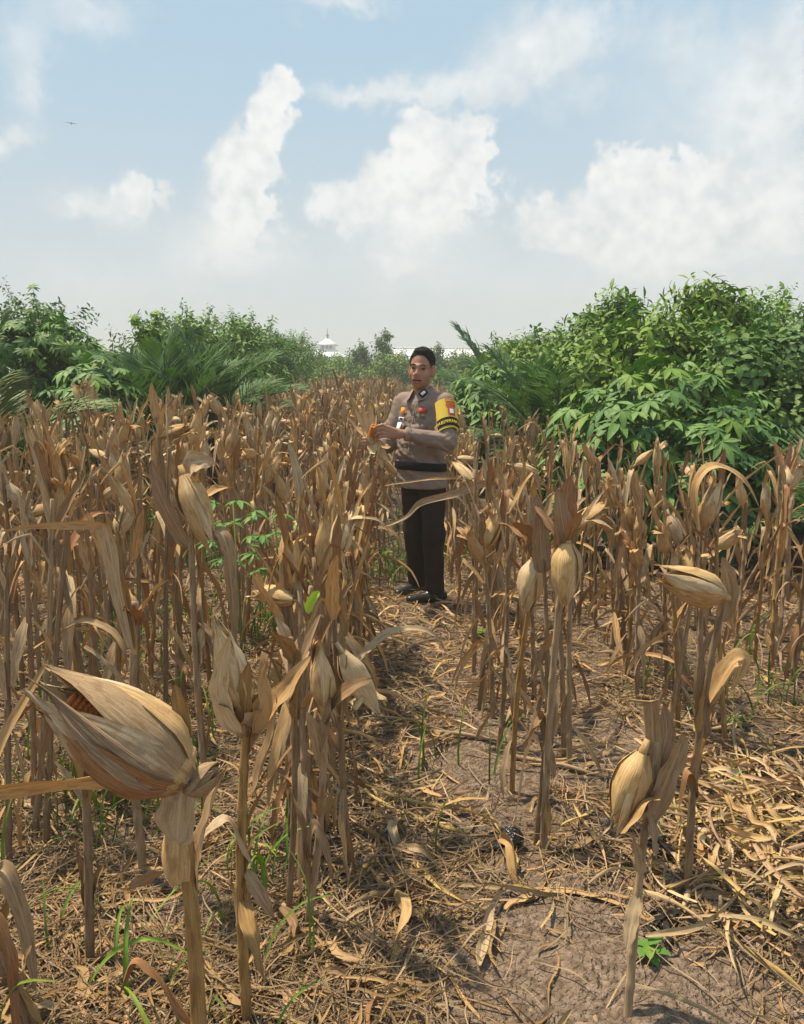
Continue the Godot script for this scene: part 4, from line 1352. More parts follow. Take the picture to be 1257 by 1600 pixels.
# a smooth union of tapered limbs, meshed as surface nets
class Body:
	var o: Vector3
	var nx: int
	var ny: int
	var nz: int
	var h: float
	var k: float
	var a: PackedFloat32Array

	func _init(lo: Vector3, hi: Vector3, cell: float, soft: float) -> void:
		o = lo
		h = cell
		k = soft
		nx = int((hi.x - lo.x) / h) + 2
		ny = int((hi.y - lo.y) / h) + 2
		nz = int((hi.z - lo.z) / h) + 2
		a.resize(nx * ny * nz)

	func span(lo: Vector3, hi: Vector3) -> Array:
		var m := k * 5.0
		return [maxi(0, int((lo.x - m - o.x) / h)), mini(nx - 1, int((hi.x + m - o.x) / h) + 1), maxi(0, int((lo.y - m - o.y) / h)), mini(ny - 1, int((hi.y + m - o.y) / h) + 1), maxi(0, int((lo.z - m - o.z) / h)), mini(nz - 1, int((hi.z + m - o.z) / h) + 1)]

	func limb(p: Vector3, q: Vector3, r1: float, r2: float) -> void:
		var rm := maxf(r1, r2) * Vector3.ONE
		var s := span(p.min(q) - rm, p.max(q) + rm)
		var d := q - p
		var dd := maxf(d.length_squared(), 1e-9)
		for z in range(s[4], s[5] + 1):
			for y in range(s[2], s[3] + 1):
				for x in range(s[0], s[1] + 1):
					var c := o + Vector3(x, y, z) * h
					var t := clampf((c - p).dot(d) / dd, 0.0, 1.0)
					var dist := c.distance_to(p + d * t) - lerpf(r1, r2, t)
					a[(z * ny + y) * nx + x] += exp(-dist / k)

	func egg(at: Vector3, r: Vector3, b := Basis()) -> void:
		var e := Vector3.ONE * maxf(r.x, maxf(r.y, r.z))
		var s := span(at - e, at + e)
		var inv := b.inverse()
		var rm := minf(r.x, minf(r.y, r.z))
		for z in range(s[4], s[5] + 1):
			for y in range(s[2], s[3] + 1):
				for x in range(s[0], s[1] + 1):
					var q := inv * (o + Vector3(x, y, z) * h - at)
					var k0 := (q / r).length()
					var k1 := (q / (r * r)).length()
					var dist := k0 * (k0 - 1.0) / k1 if k1 > 1e-6 else -rm
					a[(z * ny + y) * nx + x] += exp(-dist / k)

	# a section of torso between two heights: ellipse rings blended upwards
	func trunk(rings: Array, turn: Basis) -> void:
		var lo := Vector3(1e9, 1e9, 1e9)
		var hi := -lo
		for r in rings:
			lo = lo.min(r[0] - Vector3.ONE * maxf(r[1], r[2]) * 1.0)
			hi = hi.max(r[0] + Vector3.ONE * maxf(r[1], r[2]) * 1.0)
		lo.y = rings[0][0].y
		hi.y = rings[rings.size() - 1][0].y
		var s := span(lo, hi)
		var inv := turn.inverse()
		for z in range(s[4], s[5] + 1):
			for y in range(s[2], s[3] + 1):
				var cy := o.y + y * h
				var i := 0
				while i < rings.size() - 2 and cy > rings[i + 1][0].y: i += 1
				var t := smoothstep(0.0, 1.0, clampf((cy - rings[i][0].y) / (rings[i + 1][0].y - rings[i][0].y), 0.0, 1.0))
				var mid: Vector3 = rings[i][0].lerp(rings[i + 1][0], t)
				var rx := lerpf(rings[i][1], rings[i + 1][1], t)
				var rz := lerpf(rings[i][2], rings[i + 1][2], t)
				var over := maxf(rings[0][0].y - cy, cy - rings[rings.size() - 1][0].y)
				for x in range(s[0], s[1] + 1):
					var q := inv * (Vector3(o.x + x * h, 0, o.z + z * h) - Vector3(mid.x, 0, mid.z))
					var k0 := sqrt(q.x * q.x / (rx * rx) + q.z * q.z / (rz * rz))
					var dist := (k0 - 1.0) * minf(rx, rz)
					a[(z * ny + y) * nx + x] += exp(-maxf(dist, over) / k)

	# cut away everything on the far side of a plane
	func cut(p: Vector3, n: Vector3, reach: float) -> void:
		for z in nz:
			for y in ny:
				for x in nx:
					var c := o + Vector3(x, y, z) * h - p
					var d := c.dot(n)
					if d > -h * 2.0 and c.length() < reach:
						var i := (z * ny + y) * nx + x
						a[i] = minf(a[i], exp(-d / k))

	func at(p: Vector3) -> float:
		var q := (p - o) / h
		var x := clampi(int(round(q.x)), 0, nx - 1)
		var y := clampi(int(round(q.y)), 0, ny - 1)
		var z := clampi(int(round(q.z)), 0, nz - 1)
		return a[(z * ny + y) * nx + x]

	func hit(p: Vector3, d: Vector3) -> Vector3:
		var q := p
		var dir := d.normalized()
		for i in 400:
			if at(q) >= 1.0: return q
			q += dir * 0.002
		return p

	func net(g: Geo, tint: Callable, crease = null, x0 := Transform3D()) -> void:
		var f := PackedFloat32Array()
		f.resize(a.size())
		for i in a.size():
			f[i] = -k * log(a[i]) if a[i] > 1e-12 else 28.0 * k
		var id := PackedInt32Array()
		id.resize(a.size())
		id.fill(-1)
		var sx := 1
		var sy := nx
		var sz := nx * ny
		var off := PackedInt32Array([0, sx, sy, sx + sy, sz, sx + sz, sy + sz, sx + sy + sz])
		var edges := [[0, 1], [2, 3], [4, 5], [6, 7], [0, 2], [1, 3], [4, 6], [5, 7], [0, 4], [1, 5], [2, 6], [3, 7]]
		for z in nz - 1:
			for y in ny - 1:
				for x in nx - 1:
					var i := z * sz + y * sy + x
					var inside := 0
					for c in 8:
						if f[i + off[c]] < 0.0: inside += 1
					if inside == 0 or inside == 8: continue
					var p := Vector3.ZERO
					var n := 0
					for e in edges:
						var v0 := f[i + off[e[0]]]
						var v1 := f[i + off[e[1]]]
						if (v0 < 0.0) == (v1 < 0.0): continue
						var t := v0 / (v0 - v1)
						var p0 := Vector3(e[0] & 1, (e[0] >> 1) & 1, e[0] >> 2)
						var p1 := Vector3(e[1] & 1, (e[1] >> 1) & 1, e[1] >> 2)
						p += p0.lerp(p1, t)
						n += 1
					var w := o + (Vector3(x, y, z) + p / n) * h
					if crease != null: w = crease.call(w)
					g.col = tint.call(w)
					id[i] = g.vert(x0 * w, Vector2(w.x * 6.0 + w.z * 3.0, w.y * 6.0))
		for z in range(1, nz - 1):
			for y in range(1, ny - 1):
				for x in range(1, nx - 1):
					var i := z * sz + y * sy + x
					var here := f[i] < 0.0
					if here != (f[i + sx] < 0.0): face(g, id, i, i - sy, i - sy - sz, i - sz, here)
					if here != (f[i + sy] < 0.0): face(g, id, i, i - sz, i - sz - sx, i - sx, here)
					if here != (f[i + sz] < 0.0): face(g, id, i, i - sx, i - sx - sy, i - sy, here)

	func face(g: Geo, id: PackedInt32Array, p: int, q: int, r: int, s: int, flip: bool) -> void:
		if id[p] < 0 or id[q] < 0 or id[r] < 0 or id[s] < 0: return
		if flip: g.quad(id[p], id[q], id[r], id[s])
		else: g.quad(id[s], id[r], id[q], id[p])

func white(_p: Vector3) -> Color:
	return Color(1, 1, 1)

func finger(b: Body, pts: Array, r: float) -> void:
	for i in pts.size() - 1:
		b.limb(pts[i], pts[i + 1], r * (1.0 - 0.1 * i), r * (0.9 - 0.1 * i))

func build_person() -> void:
	var base := Vector3(0.16, ground_y(0.16, -5.28) + 0.012, -5.28)
	var o := thing("person", "person in taupe uniform shirt with yellow armband, showing a maize ear on the path", "person", base)
	var skin := matte("skin", Color(1, 1, 1), 0.5, null, 0.4)
	skin.vertex_color_use_as_albedo = true
	skin.subsurf_scatter_enabled = true
	skin.subsurf_scatter_strength = 0.08
	var weave := noise_picture(0.25, 23, [[0.0, 1.0], [Color(0.86, 0.86, 0.86), Color(1, 1, 1)]], 256, 3)
	var shirt_m := matte("shirt", lin(0.285, 0.215, 0.175), 0.85, weave, 0.3)
	shirt_m.uv1_scale = Vector3(4, 4, 4)
	var trouser_m := matte("trousers", lin(0.042, 0.028, 0.023), 0.85, weave, 0.3)
	matte("hair", lin(0.034, 0.03, 0.027), 0.75, null, 0.4)
	matte("shoe", lin(0.016, 0.015, 0.015), 0.32, null, 0.5)
	matte("belt", lin(0.006, 0.006, 0.006), 0.7, null, 0.35)
	matte("yellow", lin(0.60, 0.43, 0.05), 0.6)
	matte("black_cloth", lin(0.012, 0.012, 0.012), 0.8)
	matte("red", lin(0.46, 0.07, 0.05), 0.6)
	matte("white_print", lin(0.75, 0.75, 0.73), 0.6)
	matte("orange_patch", lin(0.75, 0.30, 0.03), 0.6)
	matte("eye", lin(0.02, 0.014, 0.012), 0.3)

	# the body's own frame: chest turned to the picture's left and the camera
	var fwd := Vector3(-0.70, 0, 0.71).normalized()
	var lft := Vector3(0.71, 0, 0.70).normalized()
	var turn := Basis(lft, Vector3.UP, fwd)
	var c := Vector3(-0.02, 0, 0)
	var sh_l := c + lft * 0.175 + Vector3(0, 1.315, 0)
	var sh_r := c - lft * 0.175 + Vector3(0, 1.315, 0)
	var el_l := Vector3(0.125, 1.085, 0.25)
	var wr_l := Vector3(-0.155, 1.135, 0.285)
	var el_r := Vector3(-0.26, 1.035, -0.09)
	var wr_r := Vector3(-0.36, 1.05, 0.105)
	var hip_l := c + lft * 0.085 + Vector3(0, 0.84, 0)
	var hip_r := c - lft * 0.085 + Vector3(0, 0.84, 0)
	var kn_l := Vector3(0.045, 0.46, 0.085)
	var kn_r := Vector3(-0.075, 0.46, -0.06)
	var an_l := Vector3(0.06, 0.085, 0.05)
	var an_r := Vector3(-0.055, 0.085, -0.17)
	var neck := Vector3(-0.022, 1.37, 0.0)
	var head := Vector3(-0.035, 1.535, 0.035)
	var hturn := Basis(Vector3.UP, deg_to_rad(-17)) * Basis(Vector3.RIGHT, deg_to_rad(2)) * Basis(Vector3(0, 0, 1), deg_to_rad(-5))

	# ---- body: one continuous figure
	var tone := Color(0.36, 0.185, 0.12)
	var plain_skin := func(_p: Vector3) -> Color: return tone
	var g := Geo.new()
	var b := Body.new(Vector3(-0.5, 0.0, -0.35), Vector3(0.35, 1.5, 0.42), 0.016, 0.016)
	b.trunk([[c + Vector3(0, 0.8, 0), 0.14, 0.11], [c + Vector3(0, 1.0, 0), 0.14, 0.11], [c + Vector3(0, 1.25, 0), 0.15, 0.1], [c + Vector3(0, 1.36, 0), 0.1, 0.07]], turn)
	for l in [[sh_l, el_l, wr_l], [sh_r, el_r, wr_r]]:
		b.limb(l[0], l[1], 0.046, 0.036)
		b.limb(l[1], l[2], 0.036, 0.025)
	for l in [[hip_l, kn_l, an_l], [hip_r, kn_r, an_r]]:
		b.limb(l[0], l[1], 0.075, 0.05)
		b.limb(l[1], l[2], 0.05, 0.035)
	b.limb(neck, head - Vector3(0, 0.09, 0.02), 0.05, 0.05)
	b.net(g, plain_skin)
	# head, in its own axes: x to his left, y up, z forward
	var hb := Body.new(Vector3(-0.12, -0.24, -0.14), Vector3(0.12, 0.14, 0.15), 0.0045, 0.0075)
	hb.egg(Vector3(0, 0.035, -0.012), Vector3(0.072, 0.086, 0.092))
	hb.egg(Vector3(0, -0.038, 0.020), Vector3(0.059, 0.070, 0.060))
	hb.egg(Vector3(0, -0.075, 0.03), Vector3(0.047, 0.038, 0.05))
	hb.egg(Vector3(0, -0.103, 0.058), Vector3(0.02, 0.014, 0.016))
	for s in [-1.0, 1.0]:
		hb.egg(Vector3(s * 0.036, -0.034, 0.052), Vector3(0.024, 0.026, 0.022))
		hb.limb(Vector3(s * 0.012, 0.020, 0.083), Vector3(s * 0.045, 0.018, 0.070), 0.006, 0.005)
		hb.egg(Vector3(s * 0.013, -0.034, 0.089), Vector3(0.008, 0.006, 0.008))
		hb.egg(Vector3(s * 0.077, -0.008, -0.008), Vector3(0.007, 0.031, 0.017), Basis(Vector3.UP, s * -0.35))
		hb.egg(Vector3(s * 0.073, -0.032, 0.0), Vector3(0.006, 0.012, 0.008))
	hb.limb(Vector3(0, 0.012, 0.084), Vector3(0, -0.028, 0.101), 0.006, 0.0095)
	hb.limb(Vector3(-0.022, -0.060, 0.079), Vector3(0.022, -0.060, 0.079), 0.006, 0.006)
	hb.limb(Vector3(0, -0.0585, 0.087), Vector3(0, -0.0585, 0.086), 0.006, 0.006)
	hb.limb(Vector3(-0.018, -0.079, 0.079), Vector3(0.018, -0.079, 0.079), 0.0075, 0.0075)
	hb.limb(Vector3(0, -0.09, -0.02), Vector3(0, -0.215, -0.035), 0.053, 0.058)
	var face_tone := func(p: Vector3) -> Color:
		if p.z > 0.06 and absf(p.x) < 0.03 and absf(p.y + 0.069) < 0.0038: return Color(0.05, 0.018, 0.014)
		if p.z > 0.06 and absf(p.x) < 0.028 and p.y > -0.091 and p.y < -0.052: return Color(0.32, 0.15, 0.105)
		return tone
	var head_x := Transform3D(hturn.scaled(Vector3.ONE * 1.02), head)
	hb.net(g, face_tone, null, head_x)
	# left hand: palm from the wrist towards the ear, fingers bent down over it
	var lh := Body.new(Vector3(-0.37, 1.06, 0.18), Vector3(-0.09, 1.24, 0.38), 0.0038, 0.0038)
	var pl := wr_l + Vector3(-0.075, 0.012, 0.0)
	lh.limb(wr_l + Vector3(0.03, 0, 0), wr_l + Vector3(-0.02, 0.003, 0.0), 0.026, 0.024)
	for f in [[0.028, 1.0], [0.010, 1.06], [-0.009, 1.0], [-0.027, 0.82]]:
		var k0 := pl + Vector3(-0.012, f[0], 0.012 - absf(f[0]) * 0.1)
		lh.limb(wr_l + Vector3(-0.012, f[0] * 0.5, 0.004), k0, 0.0145, 0.0115)
		var k1: Vector3 = k0 + Vector3(-0.040 * f[1], 0.010 + f[0] * 0.25, 0.010)
		var k2: Vector3 = k1 + Vector3(-0.026 * f[1], -0.006, 0.002)
		var k3: Vector3 = k2 + Vector3(-0.018 * f[1], -0.014, -0.004)
		finger(lh, [k0, k1, k2, k3], 0.0092)
	finger(lh, [wr_l + Vector3(-0.02, 0.004, -0.012), wr_l + Vector3(-0.058, 0.002, -0.038), wr_l + Vector3(-0.095, 0.006, -0.042), wr_l + Vector3(-0.125, 0.012, -0.034)], 0.0112)
	lh.net(g, plain_skin)
	# right hand closed round the shank of the ear from behind
	var rh := Body.new(Vector3(-0.47, 0.99, 0.05), Vector3(-0.27, 1.2, 0.3), 0.0038, 0.0038)
	var pr := wr_r + Vector3(-0.022, 0.02, 0.075)
	rh.limb(wr_r - Vector3(-0.012, 0, 0.03), wr_r + Vector3(-0.006, 0.004, 0.02), 0.026, 0.024)
	for f in [[0.030, 1.0], [0.011, 1.05], [-0.008, 1.0], [-0.026, 0.82]]:
		var k0 := pr + Vector3(-0.012, f[0], 0.0)
		rh.limb(wr_r + Vector3(-0.005, f[0] * 0.5, 0.015), k0, 0.0145, 0.0115)
		var k1: Vector3 = k0 + Vector3(-0.008, 0.002, 0.034 * f[1])
		var k2: Vector3 = k1 + Vector3(0.020, 0.002, 0.020 * f[1])
		var k3: Vector3 = k2 + Vector3(0.020, 0.0, -0.002)
		finger(rh, [k0, k1, k2, k3], 0.0094)
	finger(rh, [wr_r + Vector3(0.012, 0.012, 0.02), wr_r + Vector3(0.026, 0.034, 0.045), wr_r + Vector3(0.020, 0.052, 0.075), wr_r + Vector3(0.008, 0.06, 0.1)], 0.0112)
	rh.net(g, plain_skin)
	part("body", g.mesh(M.skin), o)

	# ---- hair: a short cap, with brows and the shadow of a moustache line left out
	var cap := Body.new(Vector3(-0.11, -0.08, -0.14), Vector3(0.11, 0.15, 0.12), 0.005, 0.004)
	cap.egg(Vector3(0, 0.040, -0.016), Vector3(0.0755, 0.0925, 0.0955))
	cap.egg(Vector3(0, 0.108, 0.02), Vector3(0.045, 0.018, 0.045))
	cap.cut(Vector3(0, 0.087, 0.062), Vector3(0, -0.42, 0.9).normalized(), 1.0)
	cap.cut(Vector3(0, -0.03, 0.0), Vector3(0, -0.9, 0.43).normalized(), 1.0)
	g = Geo.new()
	var tuft := func(p: Vector3) -> Vector3:
		return p + p.normalized() * 0.006 * fine.get_noise_3dv(p * 22.0)
	cap.net(g, white, tuft, head_x)
	var roots := g.v.size()
	for i in roots:
		for q in 2:
			var rp := g.v[i]
			var n := (hturn.inverse() * (rp - head)).normalized()
			var sd := hturn * (n + Vector3(rng.randfn() * 0.5, rng.randfn() * 0.4 - 0.1, 0.5 + rng.randfn() * 0.5)).normalized()
			var wv := sd.cross(Vector3(rng.randfn(), rng.randfn(), rng.randfn())).normalized() * 0.0009
			var i0 := g.vert(rp - wv, Vector2.ZERO)
			g.vert(rp + wv, Vector2.ZERO)
			g.vert(rp + sd * rng.randf_range(0.004, 0.011), Vector2.ZERO)
			g.tri(i0, i0 + 1, i0 + 2)
	for s in [-1.0, 1.0]:
		g.tube(PackedVector3Array([head_x * Vector3(s * 0.012, 0.024, 0.0925), head_x * Vector3(s * 0.03, 0.030, 0.0865), head_x * Vector3(s * 0.05, 0.023, 0.074)]), PackedFloat32Array([0.0032, 0.0042, 0.002]), 6)
	part("hair", g.mesh(M.hair), o)
	for s in [-1.0, 1.0]:
		g = Geo.new()
		g.ball(head_x * Vector3(s * 0.031, 0.0035, 0.0735), Vector3(0.0135, 0.005, 0.0075), 0.0, 1, 12, hturn)
		part("eye", g.mesh(M.eye), o)

	# ---- shirt
	var sb := Body.new(Vector3(-0.42, 0.72, -0.32), Vector3(0.3, 1.47, 0.42), 0.0095, 0.012)
	var belly := fwd * 0.025
	sb.trunk([[c + belly * 0.6 + Vector3(0, 0.77, 0), 0.184, 0.15], [c + belly + Vector3(0, 0.86, 0), 0.17, 0.143], [c + belly + Vector3(0, 0.93, 0), 0.168, 0.143], [c + belly + Vector3(0, 1.04, 0), 0.172, 0.14], [c + Vector3(0, 1.2, 0), 0.178, 0.125], [c + Vector3(0, 1.3, 0), 0.165, 0.105], [c + Vector3(0, 1.365, 0), 0.08, 0.07]], turn)
	sb.limb(c + Vector3(0, 1.335, -0.0), sh_l, 0.062, 0.058)
	sb.limb(c + Vector3(0, 1.335, -0.0), sh_r, 0.062, 0.058)
	sb.limb(sh_l, el_l, 0.068, 0.058)
	sb.limb(el_l, wr_l + Vector3(0.02, 0, 0), 0.056, 0.040)
	sb.limb(sh_r, el_r, 0.066, 0.056)
	sb.limb(el_r, wr_r - Vector3(-0.01, 0, 0.03), 0.055, 0.040)
	sb.limb(neck - Vector3(0, 0.03, 0), neck + Vector3(0, 0.03, -0.01), 0.062, 0.062)
	sb.cut(neck + Vector3(0, 0.03, 0), Vector3(-0.25, 0.9, 0.26).normalized(), 0.12)
	sb.cut(wr_l + Vector3(0.015, 0, 0), (wr_l - el_l).normalized(), 0.09)
	sb.cut(wr_r - Vector3(-0.006, 0, 0.018), (wr_r - el_r).normalized(), 0.09)
	var folds := func(p: Vector3) -> Vector3:
		# cloth creases: across the bent elbows, slanting over the belly, gathered above the belt
		var n := fine.get_noise_3d(p.x * 0.9, p.y * 2.6 + p.x * 1.6, p.z * 0.9)
		var near := exp(-p.distance_to(el_l) / 0.1) + exp(-p.distance_to(el_r) / 0.1)
		var gather := exp(-absf(p.y - 0.965) / 0.05)
		var axis_p := Vector3(c.x, p.y, c.z)
		var n2 := fine.get_noise_3d(p.x * 2.4 + 9.0, p.y * 5.5 - p.z * 3.0, p.z * 2.4)
		return p + (p - axis_p).normalized() * n2 * (0.004 + 0.006 * near) + (p - axis_p).normalized() * n * (0.013 + 0.018 * near + 0.012 * gather)
	g = Geo.new()
	sb.net(g, white, folds)
	part("shirt", g.mesh(M.shirt), o)
	# dark lining seen in the cuff mouths
	for w in [[wr_l + Vector3(0.017, 0, 0), (wr_l - el_l).normalized()], [wr_r - Vector3(-0.007, 0, 0.02), (wr_r - el_r).normalized()]]:
		g = Geo.new()
		g.tube(PackedVector3Array([w[0] - w[1] * 0.03, w[0] - w[1] * 0.004, w[0] + w[1] * 0.004]), PackedFloat32Array([0.043, 0.0445, 0.041]), 18, 4.0, true)
		part("cuff", g.mesh(M.shirt), o)
	# collar: two points folded down over the shirt
	for s in [-1.0, 1.0]:
		var rows := []
		for i in 7:
			var an: float = lerpf(0.25, PI * 0.98, i / 6.0) * s
			var d := (fwd * cos(an) + lft * sin(an))
			var in_ := neck + d * 0.056 + Vector3(0, 0.022 + 0.03 * (1.0 - cos(an)) * 0.5, 0) + (fwd * 0.012)
			var drop := lerpf(0.062, 0.030, i / 6.0)
			rows.append(PackedVector3Array([in_, in_ + d * 0.012 + Vector3(0, 0.006, 0), in_ + d * (0.026 + drop * 0.25) - Vector3(0, drop * 0.7, 0), in_ + d * (0.03 + drop * 0.4) - Vector3(0, drop, 0) + fwd * (0.01 if i == 0 else 0.0)]))
		g = Geo.new()
		g.sheet(rows)
		part("collar", g.mesh(M.shirt), o)
	# ---- trousers
	var tb := Body.new(Vector3(-0.3, 0.03, -0.32), Vector3(0.28, 0.95, 0.28), 0.0105, 0.012)
	tb.trunk([[c + Vector3(0, 0.74, 0), 0.145, 0.115], [c + Vector3(0, 0.85, 0), 0.14, 0.11]], turn)
	for l in [[hip_l, kn_l, an_l], [hip_r, kn_r, an_r]]:
		tb.limb(l[0] - Vector3(0, 0.05, 0), l[1], 0.088, 0.07)
		tb.limb(l[1], l[2] - Vector3(0, 0.035, 0), 0.072, 0.060)
	tb.cut(Vector3(0, 0.052, 0), Vector3.DOWN, 3.0)
	var wrinkles := func(p: Vector3) -> Vector3:
		var n := fine.get_noise_3d(p.x * 1.1, p.y * 1.7, p.z * 1.1)
		var low := exp(-absf(p.y - 0.12) / 0.09) + exp(-absf(p.y - 0.46) / 0.07)
		return p + Vector3(p.x + 0.0, 0, p.z).normalized() * n * (0.005 + 0.012 * low)
	g = Geo.new()
	tb.net(g, white, wrinkles)
	part("trousers", g.mesh(M.trousers), o)
	# ---- shoes
	for l in [[an_l, Vector3(-0.95, 0, 0.30)], [an_r, Vector3(-0.75, 0, 0.66)]]:
		var f: Vector3 = l[1].normalized()
		var a0 := Vector3(l[0].x, 0, l[0].z)
		var fb := Body.new(a0 + Vector3(-0.26, -0.01, -0.2), a0 + Vector3(0.14, 0.16, 0.24), 0.0085, 0.008)
		fb.limb(a0 - f * 0.055 + Vector3(0, 0.036, 0), a0 + f * 0.04 + Vector3(0, 0.036, 0), 0.034, 0.036)
		fb.limb(a0 + f * 0.04 + Vector3(0, 0.036, 0), a0 + f * 0.175 + Vector3(0, 0.026, 0), 0.04, 0.028)
		fb.limb(a0 + Vector3(0, 0.05, 0), a0 + Vector3(0, 0.12, 0), 0.042, 0.045)
		fb.cut(a0 + Vector3(0, 0.002, 0), Vector3.DOWN, 1.0)
		g = Geo.new()
		fb.net(g, white)
		part("shoe", g.mesh(M.shoe), o)
	# ---- belt: a wide black band round the shirt
	var brows := []
	for i in 5:
		var row := PackedVector3Array()
		for j in 40:
			var an := TAU * j / 40.0
			var y := 0.882 + 0.0135 * i
			var swell := 0.008 if i in [1, 2, 3] else 0.004
			row.append(c + belly + Vector3(0, y + 0.012 * cos(an), 0) + lft * sin(an) * (0.176 + swell) + fwd * cos(an) * (0.150 + swell))
		brows.append(row)
	g = Geo.new()
	g.sheet(brows, 1, 1, true)
	part("belt", g.mesh(M.belt), o)
	# ---- armband round the left sleeve, with its badge and its lettered band
	var ax := (el_l - sh_l).normalized()
	var out := (Vector3(0.45, 0.1, 0.9) - ax * Vector3(0.45, 0.1, 0.9).dot(ax)).normalized()
	var across := ax.cross(out)
	var arm_r := func(t: float) -> float: return lerpf(0.0785, 0.0725, t)
	var wrap := func(t: float, an: float, lift: float) -> Vector3:
		return sh_l.lerp(el_l, t) + (out * cos(an) + across * sin(an)) * (arm_r.call(t) + lift)
	var band := func(t0: float, t1: float, a0: float, a1: float, lift: float, slope: float) -> Geo:
		var rows := []
		for i in 7:
			var row := PackedVector3Array()
			for j in 22:
				var an := lerpf(a0, a1, j / 21.0)
				row.append(wrap.call(lerpf(t0, t1, i / 6.0) + slope * (1.0 - cos(an)), an, lift))
			rows.append(row)
		var q := Geo.new()
		q.sheet(rows)
		return q
	var ab := part("armband", band.call(0.0, 0.76, -1.3, 1.3, 0.004, 0.10).mesh(M.yellow), o)
	part("black_band", band.call(0.49, 0.71, -1.29, 1.29, 0.0065, 0.10).mesh(M.black_cloth), ab)
	part("badge_scroll", band.call(0.02, 0.12, -0.42, 0.42, 0.0065, 0.0).mesh(M.red), ab)
	part("badge_scroll", band.call(0.145, 0.23, -0.42, 0.42, 0.0065, 0.0).mesh(M.red), ab)
	part("badge_shield", band.call(0.25, 0.45, -0.30, 0.30, 0.0065, 0.0).mesh(M.red), ab)
	part("badge_centre", band.call(0.285, 0.40, -0.16, 0.16, 0.009, 0.0).mesh(M.white_print), ab)
	for i in 7:
		part("scroll_mark", band.call(0.045, 0.10, -0.36 + 0.11 * i, -0.30 + 0.11 * i, 0.009, 0.0).mesh(M.yellow), ab)
	part("lettering", wrapped_text("BHABINKAMTIBMAS", 0.028, wrap, 0.61, 0.009, arm_r, 0.10).mesh(M.yellow), ab)
	# ---- things sewn to the chest
	var chest := func(side: float, y: float) -> Transform3D:
		var from := c + fwd * 0.35 + lft * side + Vector3(0, y, 0)
		var p := sb.hit(from, -fwd)
		var p2 := sb.hit(from + lft * 0.02, -fwd)
		var p3 := sb.hit(from + Vector3(0, 0.03, 0), -fwd)
		var xx := (p2 - p).normalized()
		var zz := xx.cross((p3 - p).normalized()).normalized()
		return Transform3D(Basis(xx, zz.cross(xx), zz), p + zz * 0.012)
	var sew := func(side: float, y: float, w: float, h: float, m: String, called: String, lift := 0.0) -> MeshInstance3D:
		var q := Geo.new()
		var x: Transform3D = chest.call(side, y)
		x.origin += x.basis.z * lift
		q.box(Vector3(-w * 0.5, -h * 0.5, -0.002), Vector3(w * 0.5, h * 0.5, 0.002), x)
		return part(called, q.mesh(M[m]), o)
	sew.call(0.075, 1.165, 0.10, 0.035, "shirt", "pocket_flap")
	sew.call(-0.075, 1.165, 0.10, 0.035, "shirt", "pocket_flap")
	sew.call(-0.075, 1.265, 0.05, 0.045, "orange_patch", "breast_badge", 0.001)
	sew.call(0.085, 1.272, 0.055, 0.03, "red", "breast_badge", 0.001)
	var nt: MeshInstance3D = sew.call(-0.075, 1.215, 0.075, 0.022, "white_print", "name_tag", 0.003)
	var tm := text_mesh("MAN", 0.02)
	var tx: Transform3D = chest.call(-0.075, 1.215)
	part("lettering", tm, nt, Transform3D(tx.basis, tx.origin + tx.basis.z * 0.0065 - tx.basis.y * 0.0), M.black_cloth)
	var px: Transform3D = chest.call(0.075, 1.222)
	part("lettering", text_mesh("POLISI", 0.026), o, Transform3D(px.basis, px.origin + px.basis.z * 0.004), M.black_cloth)
	var card: MeshInstance3D = sew.call(-0.085, 1.15, 0.055, 0.075, "white_print", "id_card", 0.010)
	card.set_meta("label", "white card with a red mark hanging from the pocket")
	var cx: Transform3D = chest.call(-0.095, 1.135)
	var cg := Geo.new()
	cg.box(Vector3(-0.009, -0.014, 0.0125), Vector3(0.009, 0.014, 0.0138), cx)
	part("card_mark", cg.mesh(M.red), card)
	# placket and buttons
	for i in 6:
		var bx: Transform3D = chest.call(0.004, 1.29 - 0.062 * i)
		var bg := Geo.new()
		bg.ball(bx.origin, Vector3(0.0065, 0.0065, 0.003), 0.0, 1, 8, bx.basis)
		part("button", bg.mesh(M.shirt), o)
	for i in 5:
		var bx: Transform3D = chest.call(0.03, 1.27 - 0.066 * i)
		var bg := Geo.new()
		bg.box(Vector3(-0.0018, -0.034, -0.006), Vector3(0.0018, 0.034, -0.001), bx)
		part("placket_seam", bg.mesh(M.shirt), o)
	# collar tab in black with a white mark, on the left collar
	var kp := neck + (fwd * cos(0.75) + lft * sin(0.75)) * 0.10 + Vector3(0, 0.012, 0)
	var kb := facing((Vector3.UP * 0.8 - lft * 0.5), lft)
	g = Geo.new()
	g.box(Vector3(-0.020, -0.026, -0.003), Vector3(0.020, 0.026, 0.003), Transform3D(turn * Basis(Vector3.RIGHT, -0.7) * Basis(Vector3(0, 0, 1), -0.5) * Basis(Vector3.UP, 0.6), kp))
	var tab := part("collar_tab", g.mesh(M.black_cloth), o)
	g = Geo.new()
	g.box(Vector3(-0.010, -0.016, 0.0032), Vector3(0.010, 0.016, 0.0045), Transform3D(turn * Basis(Vector3.RIGHT, -0.7) * Basis(Vector3(0, 0, 1), -0.5) * Basis(Vector3.UP, 0.6), kp))
	part("tab_mark", g.mesh(M.white_print), tab)

	# ---- the ear he holds: orange cob in a peeled husk, its own thing
	var eb := base + Vector3(-0.352, 1.075, 0.195)
	var tip := base + Vector3(-0.335, 1.185, 0.315)
	var e := thing("maize_ear", "orange maize ear with its husk peeled back, held up by the person", "maize ear", eb)
	var dir := (tip - eb)
	e.basis = facing(dir, Vector3(1, 0, 0.2))
	var L := dir.length()
	g = Geo.new()
